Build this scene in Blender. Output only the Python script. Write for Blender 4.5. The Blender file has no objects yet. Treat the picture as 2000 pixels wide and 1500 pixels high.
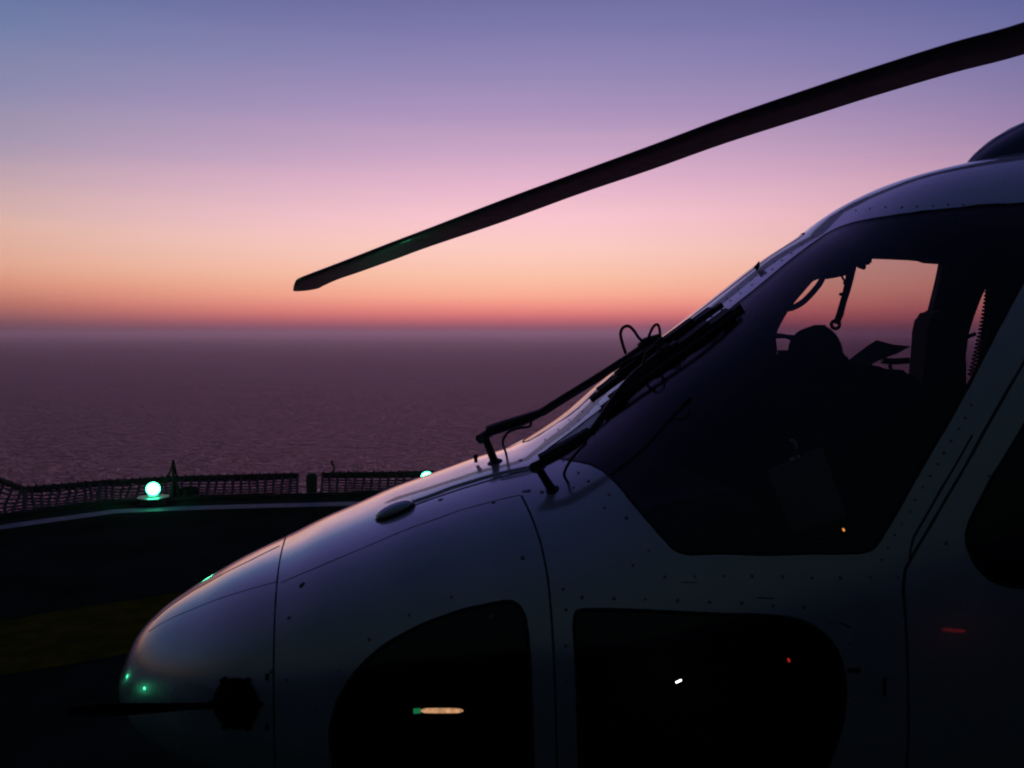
import bpy, bmesh, math, random
from mathutils import Vector, Matrix
from mathutils.bvhtree import BVHTree
from mathutils.geometry import delaunay_2d_cdt, intersect_point_line
random.seed(7)
rad = math.radians
SC = bpy.context.scene
COL = SC.collection

# ------------------------------------------------------------------ camera
FPX = 1700.0                      # focal length in pixels of a 2000 px wide picture
EYE = Vector((0, 0, 1.9))
PITCH = math.atan(100 / FPX)
cam_d = bpy.data.cameras.new("camera")
cam = bpy.data.objects.new("camera", cam_d)
COL.objects.link(cam)
cam.location = EYE
cam.rotation_euler = (rad(90) - PITCH, 0, 0)
cam_d.sensor_width = 36
cam_d.lens = 36 * FPX / 2000
cam_d.clip_start = 0.05
cam_d.clip_end = 60000
cam_d.dof.use_dof = True; cam_d.dof.focus_distance = 3.2; cam_d.dof.aperture_fstop = 9.0
SC.camera = cam
SC.view_settings.view_transform = 'Standard'
SC.view_settings.look = 'None'
SC.view_settings.exposure = 0
SC.view_settings.gamma = 1
SC.render.engine = 'CYCLES'
SC.cycles.transparent_max_bounces = 24
SC.cycles.volume_bounces = 0
SC.cycles.max_bounces = 8
SC.cycles.sample_clamp_indirect = 4
SC.cycles.pixel_filter_type = 'BLACKMAN_HARRIS'; SC.cycles.filter_width = 2.0

def lin(c):
    return tuple((v / 255 / 12.92) if v / 255 <= 0.04045 else ((v / 255 + 0.055) / 1.055) ** 2.4 for v in c) + (1,)

# ------------------------------------------------------------------ world: dusk sky
world = bpy.data.worlds.new("World")
SC.world = world
world.use_nodes = True
wt = world.node_tree
wt.nodes.clear()
wn = wt.nodes.new
wout = wn('ShaderNodeOutputWorld'); wbg = wn('ShaderNodeBackground')
wt.links.new(wbg.outputs[0], wout.inputs[0])
wbg.inputs[1].default_value = 1.0
tc = wn('ShaderNodeTexCoord'); sep = wn('ShaderNodeSeparateXYZ')
wt.links.new(tc.outputs['Generated'], sep.inputs[0])
def wmath(op, a, b=None, clamp=False):
    n = wn('ShaderNodeMath'); n.operation = op; n.use_clamp = clamp
    for i, v in enumerate((a, b)):
        if v is None: continue
        if isinstance(v, (int, float)): n.inputs[i].default_value = v
        else: wt.links.new(v, n.inputs[i])
    return n.outputs[0]
elev = wmath('MULTIPLY', wmath('ARCSINE', sep.outputs[2]), 180 / math.pi)      # degrees
# thin uneven layers in the air: wide flat noise that lifts and lowers the colour bands a little
_mp = wn('ShaderNodeMapping'); _mp.inputs['Scale'].default_value = (1.0, 1.0, 16.0); wt.links.new(tc.outputs['Generated'], _mp.inputs[0])
_nz = wn('ShaderNodeTexNoise'); _nz.inputs['Scale'].default_value = 2.2; _nz.inputs['Detail'].default_value = 5; wt.links.new(_mp.outputs[0], _nz.inputs['Vector'])
_amp = wmath('MULTIPLY', wmath('DIVIDE', elev, 6.0, True), 1.1)
elev = wmath('ADD', elev, wmath('MULTIPLY', wmath('SUBTRACT', _nz.outputs['Fac'], 0.5), _amp))
efac = wmath('POWER', wmath('DIVIDE', wmath('MAXIMUM', wmath('ADD', elev, 1.0), 0.0), 91.0), 0.5, True)
def efx(e): return (max(e + 1.0, 0) / 91.0) ** 0.5
def ramp(stops):
    r = wn('ShaderNodeValToRGB'); r.color_ramp.interpolation = 'B_SPLINE' if False else 'LINEAR'
    els = r.color_ramp.elements
    stops = sorted(stops)
    els[0].position = efx(stops[0][0]); els[0].color = lin(stops[0][1])
    els[1].position = efx(stops[-1][0]); els[1].color = lin(stops[-1][1])
    for e, c in stops[1:-1]:
        k = els.new(efx(e)); k.color = lin(c)
    wt.links.new(efac, r.inputs[0])
    return r.outputs[0]
def ye(y): return math.degrees(math.atan((650 - y) / FPX))
centre = ramp([(-0.6, (122, 78, 100)), (ye(650), (138, 82, 102)), (ye(640), (150, 86, 103)), (ye(628), (193, 102, 111)), (ye(613), (229, 126, 122)), (ye(596), (248, 152, 136)),
               (ye(575), (255, 176, 151)), (ye(540), (255, 196, 170)), (ye(490), (255, 205, 195)), (ye(430), (250, 199, 208)), (ye(360), (229, 181, 205)),
               (ye(300), (203, 166, 198)), (ye(230), (174, 149, 190)), (ye(150), (148, 136, 182)), (ye(60), (124, 120, 170)),
               (ye(0), (110, 108, 162)), (27, (98, 91, 150)), (40, (74, 67, 124)), (60, (44, 49, 90)), (90, (25, 34, 62))])
side = ramp([(-0.6, (82, 62, 78)), (ye(650), (92, 68, 84)), (ye(630), (126, 84, 90)), (ye(600), (181, 114, 101)), (ye(570), (214, 144, 121)),
             (ye(530), (226, 168, 144)), (ye(470), (220, 178, 165)), (ye(400), (194, 166, 172)), (ye(330), (160, 149, 173)), (ye(250), (138, 139, 172)),
             (ye(130), (108, 125, 166)), (ye(0), (78, 102, 146)), (27, (84, 86, 142)), (40, (72, 66, 121)), (60, (43, 48, 88)), (90, (25, 34, 62))])
right = ramp([(-0.6, (92, 62, 80)), (ye(650), (100, 68, 85)), (ye(620), (152, 90, 100)), (ye(570), (203, 126, 122)), (ye(500), (208, 144, 145)),
              (ye(400), (184, 142, 166)), (ye(300), (140, 121, 165)), (ye(200), (110, 111, 160)), (ye(100), (84, 95, 152)), (ye(0), (76, 83, 144)),
              (27, (70, 74, 132)), (40, (58, 60, 108)), (60, (43, 48, 88)), (90, (25, 34, 62))])
back = ramp([(-0.6, (13, 19, 18)), (0, (17, 25, 25)), (12, (20, 29, 31)), (30, (21, 29, 36)), (60, (21, 29, 48)), (90, (25, 34, 62))])
az = wmath('MULTIPLY', wmath('ARCTAN2', sep.outputs[0], sep.outputs[1]), 180 / math.pi)
a1 = wmath('DIVIDE', wmath('ABSOLUTE', wmath('SUBTRACT', az, 1.0)), 33.0, True)
a1 = wmath('POWER', a1, 1.8)
isr = wmath('GREATER_THAN', az, 0.0)
a2 = wmath('DIVIDE', wmath('SUBTRACT', wmath('ABSOLUTE', az), 36.0), 92.0, True)
a2 = wmath('POWER', a2, 0.75)
a3 = wmath('POWER', wmath('DIVIDE', wmath('SUBTRACT', wmath('ABSOLUTE', az), 34.0), 34.0, True), 0.8)
et = wmath('DIVIDE', elev, 22.0, True)
a2 = wmath('ADD', wmath('MULTIPLY', a3, wmath('SUBTRACT', 1.0, et)), wmath('MULTIPLY', a2, et))
def wmix(f, a, b):
    m = wn('ShaderNodeMix'); m.data_type = 'RGBA'
    wt.links.new(f, m.inputs[0]); wt.links.new(a, m.inputs[6]); wt.links.new(b, m.inputs[7])
    return m.outputs[2]
wt.links.new(wmix(a2, wmix(a1, centre, wmix(isr, side, right)), back), wbg.inputs[0])

# ------------------------------------------------------------------ projection helpers used to lay out real positions
cp, sp = math.cos(PITCH), math.sin(PITCH)
def ray(px, py):
    return Vector((0, cp, -sp)) + Vector((1, 0, 0)) * ((px - 1000) / FPX) + Vector((0, sp, cp)) * ((750 - py) / FPX)
def P(px, py, Y):
    d = ray(px, py); return EYE + d * (Y / d.y)

# ------------------------------------------------------------------ materials
def nodes_of(name):
    m = bpy.data.materials.new(name); m.use_nodes = True
    nt = m.node_tree
    return m, nt, nt.nodes['Principled BSDF']
def tex_coord(nt, scale):
    t = nt.nodes.new('ShaderNodeTexCoord'); mp = nt.nodes.new('ShaderNodeMapping')
    mp.inputs['Scale'].default_value = scale if isinstance(scale, tuple) else (scale,) * 3
    nt.links.new(t.outputs['Object'], mp.inputs[0]); return mp.outputs[0]
def noise(nt, vec, scale, detail=4, rough=0.55):
    n = nt.nodes.new('ShaderNodeTexNoise'); n.inputs['Scale'].default_value = scale
    n.inputs['Detail'].default_value = detail; n.inputs['Roughness'].default_value = rough
    nt.links.new(vec, n.inputs['Vector']); return n.outputs['Fac']
def mapr(nt, v, a, b, c, d):
    n = nt.nodes.new('ShaderNodeMapRange')
    for i, x in zip((1, 2, 3, 4), (a, b, c, d)): n.inputs[i].default_value = x
    nt.links.new(v, n.inputs[0]); return n.outputs[0]
def paint(name, col, rough, coat=0.0, spread=0.12, bump=0.0, nscale=6, metal=0.0, coat_rough=0.08):
    m, nt, b = nodes_of(name)
    v = tex_coord(nt, 1.0)
    n1 = noise(nt, v, nscale, 5)
    cr = nt.nodes.new('ShaderNodeValToRGB')
    cr.color_ramp.elements[0].position = 0.3; cr.color_ramp.elements[1].position = 0.7
    cr.color_ramp.elements[0].color = tuple(x * (1 - spread) for x in col) + (1,)
    cr.color_ramp.elements[1].color = tuple(min(1, x * (1 + spread)) for x in col) + (1,)
    nt.links.new(n1, cr.inputs[0]); nt.links.new(cr.outputs[0], b.inputs['Base Color'])
    n2 = noise(nt, v, nscale * 3.1, 4)
    nt.links.new(mapr(nt, n2, 0.3, 0.7, max(0, rough - 0.06), min(1, rough + 0.06)), b.inputs['Roughness'])
    b.inputs['Metallic'].default_value = metal
    b.inputs['Coat Weight'].default_value = coat
    b.inputs['Coat Roughness'].default_value = coat_rough
    b.inputs['Coat IOR'].default_value = 1.6
    if coat >= 1: b.inputs['Metallic'].default_value = 0.48; b.inputs['Specular IOR Level'].default_value = 1.0; b.inputs['IOR'].default_value = 1.75; b.inputs['Coat IOR'].default_value = 2.0
    if bump:
        bp = nt.nodes.new('ShaderNodeBump'); bp.inputs['Distance'].default_value = bump
        nt.links.new(noise(nt, v, nscale * 0.8, 3), bp.inputs['Height']); nt.links.new(bp.outputs[0], b.inputs['Normal'])
    return m
M = {}
M['white'] = paint('white_gloss_paint', (0.68, 0.69, 0.71), 0.24, 1.0, 0.09, 0.0012, 3.0, 0.0, 0.03)
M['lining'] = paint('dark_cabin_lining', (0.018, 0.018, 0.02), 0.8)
M['black'] = paint('matt_black_metal', (0.012, 0.012, 0.013), 0.5, 0, 0.3, 0, 20)
M['rubber'] = paint('black_rubber', (0.010, 0.010, 0.011), 0.6, 0, 0.2, 0, 30)
M['boom'] = paint('sooty_black_metal', (0.006, 0.006, 0.006), 0.95)
M['boom'].node_tree.nodes['Principled BSDF'].inputs['Specular IOR Level'].default_value = 0.05
M['blade'] = paint('dark_blade_paint', (0.012, 0.017, 0.017), 0.42, 0.22, 0.35, 0.0004, 5, 0, 0.03)
M['blade'].node_tree.nodes['Principled BSDF'].inputs['Specular IOR Level'].default_value = 0.2
M['blue'] = paint('dark_blue_paint', (0.03, 0.04, 0.085), 0.32, 0.4, 0.1, 0.001, 3)
M['seam'] = paint('seam_sealant', (0.05, 0.052, 0.06), 0.7)
M['rivet'] = paint('dull_rivet_metal', (0.22, 0.22, 0.23), 0.5, 0, 0.2, 0, 20, 0.4)
M['fabric'] = paint('charcoal_seat_fabric', (0.02, 0.021, 0.022), 0.9, 0, 0.3, 0.001, 40)
M['paper'] = paint('grey_paper', (0.25, 0.25, 0.26), 0.8)
M['steel'] = paint('grey_painted_steel', (0.03, 0.036, 0.038), 0.45, 0.1, 0.3, 0.001, 8)
M['rope'] = paint('dark_net_rope', (0.010, 0.011, 0.010), 0.9, 0, 0.4, 0, 40)
M['line'] = paint('pale_edge_line_paint', (0.075, 0.12, 0.20), 0.6, 0, 0.35, 0.002, 9)
M['line'].node_tree.nodes['Principled BSDF'].inputs['Specular IOR Level'].default_value = 0.12
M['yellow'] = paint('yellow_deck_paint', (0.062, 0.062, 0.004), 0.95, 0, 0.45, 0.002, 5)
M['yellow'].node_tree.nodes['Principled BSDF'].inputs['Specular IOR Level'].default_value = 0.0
M['hull'] = paint('grey_ship_paint', (0.06, 0.065, 0.07), 0.7, 0, 0.2, 0.002, 2)
def deck_mat():
    m, nt, b = nodes_of('dark_nonslip_deck')
    v = tex_coord(nt, 1.0)
    big = noise(nt, v, 0.9, 6, 0.62); small = noise(nt, v, 220, 2)
    cr = nt.nodes.new('ShaderNodeValToRGB')
    cr.color_ramp.elements[0].position = 0.35; cr.color_ramp.elements[1].position = 0.72
    cr.color_ramp.elements[0].color = (0.004, 0.011, 0.008, 1); cr.color_ramp.elements[1].color = (0.020, 0.038, 0.028, 1)
    nt.links.new(big, cr.inputs[0]); nt.links.new(cr.outputs[0], b.inputs['Base Color'])
    nt.links.new(mapr(nt, big, 0.3, 0.7, 0.72, 0.95), b.inputs['Roughness'])
    b.inputs['Specular IOR Level'].default_value = 0.0
    bp = nt.nodes.new('ShaderNodeBump'); bp.inputs['Distance'].default_value = 0.004; bp.inputs['Strength'].default_value = 0.9
    nt.links.new(small, bp.inputs['Height']); nt.links.new(bp.outputs[0], b.inputs['Normal'])
    return m
M['deck'] = deck_mat()
def sea_mat():
    m, nt, b = nodes_of('dusk_sea_water')
    v1 = tex_coord(nt, (0.75, 1.0, 1)); v2 = tex_coord(nt, (2.0, 3.0, 1)); v3 = tex_coord(nt, (0.06, 0.10, 1))
    n1 = noise(nt, v1, 1.0, 3, 0.55); n2 = noise(nt, v2, 1.2, 2, 0.5); n3 = noise(nt, v3, 1.0, 3, 0.5)
    def mth(op, a, bb):
        n = nt.nodes.new('ShaderNodeMath'); n.operation = op
        nt.links.new(a, n.inputs[0])
        if isinstance(bb, float): n.inputs[1].default_value = bb
        else: nt.links.new(bb, n.inputs[1])
        return n.outputs[0]
    hsum = mth('ADD', mth('ADD', n1, mth('MULTIPLY', n2, 0.35)), mth('MULTIPLY', n3, 1.6))
    bp = nt.nodes.new('ShaderNodeBump'); bp.inputs['Distance'].default_value = 2.6; bp.inputs['Strength'].default_value = 1.0
    nt.links.new(hsum, bp.inputs['Height'])
    nt.nodes.remove(b)
    out = nt.nodes['Material Output']; df = nt.nodes.new('ShaderNodeBsdfDiffuse'); gl = nt.nodes.new('ShaderNodeBsdfGlossy')
    fr = nt.nodes.new('ShaderNodeFresnel'); fr.inputs[0].default_value = 1.33; mx = nt.nodes.new('ShaderNodeMixShader')
    df.inputs[0].default_value = (0.060, 0.042, 0.110, 1); gl.inputs[0].default_value = (0.76, 0.64, 0.95, 1); gl.inputs['Roughness'].default_value = 0.2
    for n_ in (df, gl, fr): nt.links.new(bp.outputs[0], n_.inputs['Normal'])
    nt.links.new(fr.outputs[0], mx.inputs[0]); nt.links.new(df.outputs[0], mx.inputs[1]); nt.links.new(gl.outputs[0], mx.inputs[2]); nt.links.new(mx.outputs[0], out.inputs['Surface'])
    return m
M['sea'] = sea_mat()
def glass_mat(name, tint, f0):
    m, nt, b = nodes_of(name)
    nt.nodes.remove(b)
    out = nt.nodes['Material Output']; N = nt.nodes.new; L = nt.links.new
    g = N('ShaderNodeNewGeometry'); dot = N('ShaderNodeVectorMath'); dot.operation = 'DOT_PRODUCT'
    L(g.outputs['Normal'], dot.inputs[0]); L(g.outputs['Incoming'], dot.inputs[1])
    def mth(op, a, c=None):
        n = N('ShaderNodeMath'); n.operation = op
        if isinstance(a, float): n.inputs[0].default_value = a
        else: L(a, n.inputs[0])
        if c is not None:
            if isinstance(c, float): n.inputs[1].default_value = c
            else: L(c, n.inputs[1])
        return n.outputs[0]
    c = mth('ABSOLUTE', dot.outputs['Value'])
    fr = mth('ADD', mth('MULTIPLY', mth('POWER', mth('SUBTRACT', 1.0, c), 5.0), 1.0 - f0), f0)
    t = N('ShaderNodeBsdfTransparent'); t.inputs[0].default_value = tint + (1,)
    gl = N('ShaderNodeBsdfGlossy'); gl.inputs['Roughness'].default_value = 0.03
    mx = N('ShaderNodeMixShader'); L(fr, mx.inputs[0]); L(t.outputs[0], mx.inputs[1]); L(gl.outputs[0], mx.inputs[2])
    L(mx.outputs[0], out.inputs['Surface'])
    return m
M['glass'] = glass_mat('tinted_acrylic', (0.90, 0.87, 0.89), 0.05)
def emit(name, col, strength):
    m, nt, b = nodes_of(name)
    b.inputs['Base Color'].default_value = (0.02, 0.02, 0.02, 1)
    b.inputs['Emission Color'].default_value = col + (1,); b.inputs['Emission Strength'].default_value = strength
    return m
M['green_lamp'] = emit('green_lamp_glow', (0.07, 1.0, 0.46), 9.0)
_nt = M['green_lamp'].node_tree; _lw = _nt.nodes.new('ShaderNodeLayerWeight'); _lw.inputs[0].default_value = 0.5
_nt.links.new(mapr(_nt, _lw.outputs['Facing'], 0.25, 0.95, 20.0, 0.4), _nt.nodes['Principled BSDF'].inputs['Emission Strength'])
M['glint_warm'] = emit('warm_glint_glow', (1.0, 0.55, 0.26), 0.85)  # this and the next three glow in place of mirrored ship lights
M['glint_white'] = emit('white_glint_glow', (1.0, 0.97, 0.9), 7.0)
M['glint_red'] = emit('red_glint_glow', (1.0, 0.04, 0.02), 0.45)
M['glint_amber'] = emit('amber_glint_glow', (1.0, 0.35, 0.08), 1.3)

# ------------------------------------------------------------------ object helpers
def link(name, me, mat, parent=None):
    o = bpy.data.objects.new(name, me); COL.objects.link(o)
    if parent is not None: o.parent = parent
    if mat is not None:
        for mm in (mat if isinstance(mat, (list, tuple)) else [mat]): me.materials.append(mm)
    return o
def obj(name, bm, mat, parent=None, smooth=True, inv=None):
    """bm holds world positions; inv moves them into the parent's space"""
    bm.normal_update()
    if smooth:
        for f in bm.faces: f.smooth = True
        for e in bm.edges:
            if len(e.link_faces) == 2 and e.calc_face_angle(0) > rad(38): e.smooth = False
    me = bpy.data.meshes.new(name); bm.to_mesh(me); bm.free()
    o = link(name, me, mat, parent)
    if parent is not None: o.matrix_parent_inverse = world_of(parent).inverted()
    return o
def world_of(o):
    m = o.matrix_parent_inverse @ Matrix.LocRotScale(o.location, o.rotation_euler, o.scale) if o.parent else Matrix.LocRotScale(o.location, o.rotation_euler, o.scale)
    return world_of(o.parent) @ m if o.parent else m
def empty(name, loc, label, cat, group=None):
    o = bpy.data.objects.new(name, None); COL.objects.link(o); o.location = loc
    o.empty_display_size = 0.2
    tag(o, label, cat, group); return o
def tag(o, label=None, cat=None, group=None, kind=None):
    if label: o['label'] = label
    if cat: o['category'] = cat
    if group: o['group'] = group
    if kind: o['kind'] = kind
    return o
def box(bm, lo, hi, mtx=None, bev=0.0):
    r = bmesh.ops.create_cube(bm, size=1)
    vs = r['verts']
    for v in vs:
        v.co = Vector([lo[i] + (v.co[i] + 0.5) * (hi[i] - lo[i]) for i in range(3)])
        if mtx: v.co = mtx @ v.co
    if bev:
        es = list({e for v in vs for e in v.link_edges})
        bmesh.ops.bevel(bm, geom=es, offset=bev, segments=2, affect='EDGES', clamp_overlap=True)
    return bm
def smooth_path(pts, n=4):
    if len(pts) < 3: return [Vector(p) for p in pts]
    pts = [Vector(p) for p in pts]; out = []
    for i in range(len(pts) - 1):
        p0 = pts[max(i - 1, 0)]; p1 = pts[i]; p2 = pts[i + 1]; p3 = pts[min(i + 2, len(pts) - 1)]
        for k in range(n):
            t = k / n
            out.append(0.5 * ((2 * p1) + (p2 - p0) * t + (2 * p0 - 5 * p1 + 4 * p2 - p3) * t * t + (3 * p1 - p0 - 3 * p2 + p3) * t ** 3))
    out.append(pts[-1]); return out
def tube(bm, pts, r, seg=10, sm=0):
    if sm: 
        pts2 = smooth_path(pts, sm)
        if isinstance(r, (list, tuple)):
            r = [r[min(int(i / sm), len(r) - 1)] * (1 - (i % sm) / sm) + r[min(int(i / sm) + 1, len(r) - 1)] * ((i % sm) / sm) for i in range(len(pts2))]
        pts = pts2
    pts = [Vector(p) for p in pts]
    n = len(pts); rings = []; prev = None
    for i, p in enumerate(pts):
        d = (pts[min(i + 1, n - 1)] - pts[max(i - 1, 0)]).normalized()
        if prev is None:
            u = d.orthogonal().normalized()
        else:
            u = (prev - d * prev.dot(d)).normalized()
        prev = u; w = d.cross(u)
        rr = r[i] if isinstance(r, (list, tuple)) else r
        rings.append([bm.verts.new(p + (u * math.cos(2 * math.pi * k / seg) + w * math.sin(2 * math.pi * k / seg)) * rr) for k in range(seg)])
    for a, b in zip(rings, rings[1:]):
        for k in range(seg):
            bm.faces.new((a[k], a[(k + 1) % seg], b[(k + 1) % seg], b[k]))
    bm.faces.new(rings[0][::-1]); bm.faces.new(rings[-1])
    return bm
def lathe(bm, prof, base, axis=Vector((0, 0, 1)), seg=32):
    axis = axis.normalized(); u = axis.orthogonal().normalized(); w = axis.cross(u); rings = []
    for r, h in prof:
        rings.append([bm.verts.new(base + axis * h + (u * math.cos(2 * math.pi * k / seg) + w * math.sin(2 * math.pi * k / seg)) * max(r, 1e-4)) for k in range(seg)])
    for a, b in zip(rings, rings[1:]):
        for k in range(seg): bm.faces.new((a[k], a[(k + 1) % seg], b[(k + 1) % seg], b[k]))
    bm.faces.new(rings[0][::-1]); bm.faces.new(rings[-1])
    return bm
def slab_px(bm, pts, Y0, Y1, bev=0.0):
    """solid with a polygonal side outline between depth Y0 and depth Y1 (straight extrusion along world Y)"""
    a = [bm.verts.new(P(x, y, Y0)) for x, y in pts]
    b = [bm.verts.new(v.co + Vector((0, Y1 - Y0, 0))) for v in a]
    n = len(pts)
    fs = [bm.faces.new(a), bm.faces.new(b[::-1])]
    for i in range(n): fs.append(bm.faces.new((a[i], b[i], b[(i + 1) % n], a[(i + 1) % n])))
    bmesh.ops.recalc_face_normals(bm, faces=fs)
    if bev:
        es = list({e for f in fs for e in f.edges})
        bmesh.ops.bevel(bm, geom=es, offset=bev, segments=3, affect='EDGES', clamp_overlap=True)
    return bm
def sphere(bm, c, rx, ry=None, rz=None, seg=24, mtx=None):
    r = bmesh.ops.create_uvsphere(bm, u_segments=seg, v_segments=seg // 2, radius=1)
    for v in r['verts']:
        q = Vector((v.co.x * rx, v.co.y * (ry or rx), v.co.z * (rz or rx)))
        v.co = Vector(c) + (mtx @ q if mtx else q)
    return bm

# ------------------------------------------------------------------ sea
bm = bmesh.new()
R = 30000
vs = [bm.verts.new((R * math.cos(2 * math.pi * k / 64), R * math.sin(2 * math.pi * k / 64), -7)) for k in range(64)]
bm.faces.new(vs)
tag(obj('sea', bm, M['sea'], smooth=False), kind='structure')

# ------------------------------------------------------------------ flight deck of the ship
# edge of the deck, traced as points on the deck plane (z = 0)
def deck_pt(px, py):
    d = ray(px, py); k = -EYE.z / d.z; return EYE + d * k
edge_px = [(0, 1035), (70, 1025), (140, 1015), (227, 1003), (299, 999.5), (420, 995), (700, 987.5)]
edge = [deck_pt(*p) for p in edge_px]
d0 = (edge[0] - edge[1]).normalized(); d1 = (edge[-1] - edge[-2]).normalized()
corner = edge[0] + d0 * 0.45
edge = [corner + Vector((-0.45, -20, 0)), corner + Vector((-0.2, -0.6, 0)), corner] + edge + [edge[-1] + d1 * 16]
strip_w = 0.22
def offset_path(path, w):
    out = []
    for i, p in enumerate(path):
        d = (path[min(i + 1, len(path) - 1)] - path[max(i - 1, 0)]).normalized()
        out.append(p + Vector((-d.y, d.x, 0)) * w)
    return out
outer = offset_path(edge, strip_w)
kerb = offset_path(edge, strip_w + 0.42)
kerb_in = offset_path(edge, strip_w + 0.30)
bm = bmesh.new()
poly = [Vector((p.x, p.y, 0)) for p in kerb] + [Vector((kerb[-1].x, -14, 0)), Vector((kerb[0].x, -14, 0))]
top = [bm.verts.new(p) for p in poly]; bot = [bm.verts.new(p + Vector((0, 0, -0.5))) for p in poly]
bm.faces.new(top[::-1]); bm.faces.new(bot)
for i in range(len(poly)):
    j = (i + 1) % len(poly); bm.faces.new((top[i], top[j], bot[j], bot[i]))
bmesh.ops.recalc_face_normals(bm, faces=bm.faces)
tag(obj('flight_deck', bm, M['deck'], smooth=False), kind='structure')
bm = bmesh.new()
for i in range(len(poly)):
    j = (i + 1) % len(poly)
    ins = 0.35
    a, b = poly[i] + Vector((0, 0, -0.5)), poly[j] + Vector((0, 0, -0.5))
    bm.faces.new([bm.verts.new(v) for v in (a, b, b + Vector((0, 0, -7)), a + Vector((0, 0, -7)))])
bmesh.ops.remove_doubles(bm, verts=bm.verts, dist=0.001)
bmesh.ops.recalc_face_normals(bm, faces=bm.faces)
tag(obj('ship_hull', bm, M['hull'], smooth=False), kind='structure')
def ribbon(a, b, z, mat, name):
    bm = bmesh.new()
    va = [bm.verts.new((p.x, p.y, z)) for p in a]; vb = [bm.verts.new((p.x, p.y, z)) for p in b]
    for i in range(len(a) - 1): bm.faces.new((va[i], va[i + 1], vb[i + 1], vb[i]))
    bmesh.ops.recalc_face_normals(bm, faces=bm.faces)
    for f in bm.faces:
        if f.normal.z < 0: f.normal_flip()
    return obj(name, bm, mat, smooth=False)
tag(ribbon(edge, outer, 0.004, M['line'], 'edge_marking'), kind='structure')
bm = bmesh.new()
prof_ = [[bm.verts.new((p.x, p.y, 0.004)), bm.verts.new((p.x, p.y, 0.035)), bm.verts.new((k.x, k.y, 0.04)), bm.verts.new((k.x, k.y, -0.1))] for p, k in zip(kerb_in, kerb)]
for a, b in zip(prof_, prof_[1:]):
    for k in range(3): bm.faces.new((a[k], a[k + 1], b[k + 1], b[k]))
bmesh.ops.recalc_face_normals(bm, faces=bm.faces)
tag(obj('deck_kerb', bm, M['deck'], smooth=False), kind='structure')
# yellow landing circle painted on the deck (a broad arc seen past the nose)
bm = bmesh.new()
def arc(cx, cy, r0, r1, a0, a1, z, n=60):
    prev = None
    for k in range(n + 1):
        a = rad(a0 + (a1 - a0) * k / n)
        cur = (bm.verts.new((cx + r0 * math.cos(a), cy + r0 * math.sin(a), z)), bm.verts.new((cx + r1 * math.cos(a), cy + r1 * math.sin(a), z)))
        if prev: bm.faces.new((prev[0], prev[1], cur[1], cur[0]))
        prev = cur
ya = deck_pt(0, 1216); yb = deck_pt(130, 1192); yc = deck_pt(290, 1168)
na = deck_pt(0, 1320); nb = deck_pt(130, 1300); nc = deck_pt(290, 1270)
# circle through the three far-edge points
def circ(a, b, c):
    d = 2 * (a.x * (b.y - c.y) + b.x * (c.y - a.y) + c.x * (a.y - b.y))
    ux = ((a.x ** 2 + a.y ** 2) * (b.y - c.y) + (b.x ** 2 + b.y ** 2) * (c.y - a.y) + (c.x ** 2 + c.y ** 2) * (a.y - b.y)) / d
    uy = ((a.x ** 2 + a.y ** 2) * (c.x - b.x) + (b.x ** 2 + b.y ** 2) * (a.x - c.x) + (c.x ** 2 + c.y ** 2) * (b.x - a.x)) / d
    return ux, uy
far_line = [ya + (ya - yb) * 2, ya, yb, yc, yc + (yc - yb) * 2, yc + (yc - yb) * 5]
near_line = [na + (na - nb) * 2, na, nb, nc, nc + (nc - nb) * 2, nc + (nc - nb) * 5]
bm.free()
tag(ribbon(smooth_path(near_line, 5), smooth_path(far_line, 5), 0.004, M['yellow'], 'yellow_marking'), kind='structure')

# ------------------------------------------------------------------ safety nets outside the deck edge
def net_panel(a, b, A, B, label, sag=0.03, cell=0.09, loose=0.3):
    """a, b: inner corners on the deck edge; A, B: outer corners on the far rail"""
    L = (b - a).length
    e = empty('safety_net', (a.x, a.y, 0), label, 'safety net', 'safety nets hung outside the deck edge')
    def pt(u, w):
        s = math.sin(math.pi * min(max(u / L, 0), 1)) * math.sin(math.pi * min(max(w, 0), 1))
        return a.lerp(b, u / L).lerp(A.lerp(B, u / L), w) + Vector((0, 0, -sag * s))
    f = bmesh.new()
    tube(f, [pt(0, 0), pt(L, 0)], 0.022, 8); tube(f, [pt(0, 1), pt(L, 1)], 0.034, 8)
    tube(f, [pt(0.01, 0), pt(0.01, 1)], 0.016, 8); tube(f, [pt(L - 0.01, 0), pt(L - 0.01, 1)], 0.016, 8)
    obj('frame', f, M['rope'], e)
    nb_ = bmesh.new(); rnd = random.Random(label); nu = int(L / cell)
    for i in range(1, nu):
        u = L * i / nu; ph = rnd.uniform(-1, 1) * 0.015 * loose
        tube(nb_, [pt(u + ph + 0.02 * loose * math.sin(5 * w + i * 0.7), w) for w in [k / 6 for k in range(7)]], rnd.uniform(0.014, 0.019), 5)
    for j in range(1, 8):
        tube(nb_, [pt(L * k / (nu * 2), j / 8 + 0.012 * loose * math.sin(k * 1.3 + j)) for k in range(nu * 2 + 1)], 0.0095, 5)
    tube(nb_, [pt(L * k / (nu * 4), 1) + (Vector((0, 1, 0)) * math.cos(k * 1.57) + Vector((0, 0, 1)) * math.sin(k * 1.57)) * 0.040 for k in range(nu * 4 + 1)], 0.012, 5)
    obj('mesh', nb_, M['rope'], e)
    return e
K = kerb
def along(px):           # the point of the outer kerb line seen at column px
    best = None
    for i in range(len(K) - 1):
        for k in range(60):
            p = K[i].lerp(K[i + 1], k / 60)
            d = p - EYE; x = 1000 + FPX * d.x / (d.y * cp - d.z * sp)
            if best is None or abs(x - px) < best[0]: best = (abs(x - px), p)
    return best[1].copy()
def rail(px, py, z=0.1): 
    return P(px, py, (EYE.z - z) * FPX / (py - 650) * 1.0)
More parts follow.
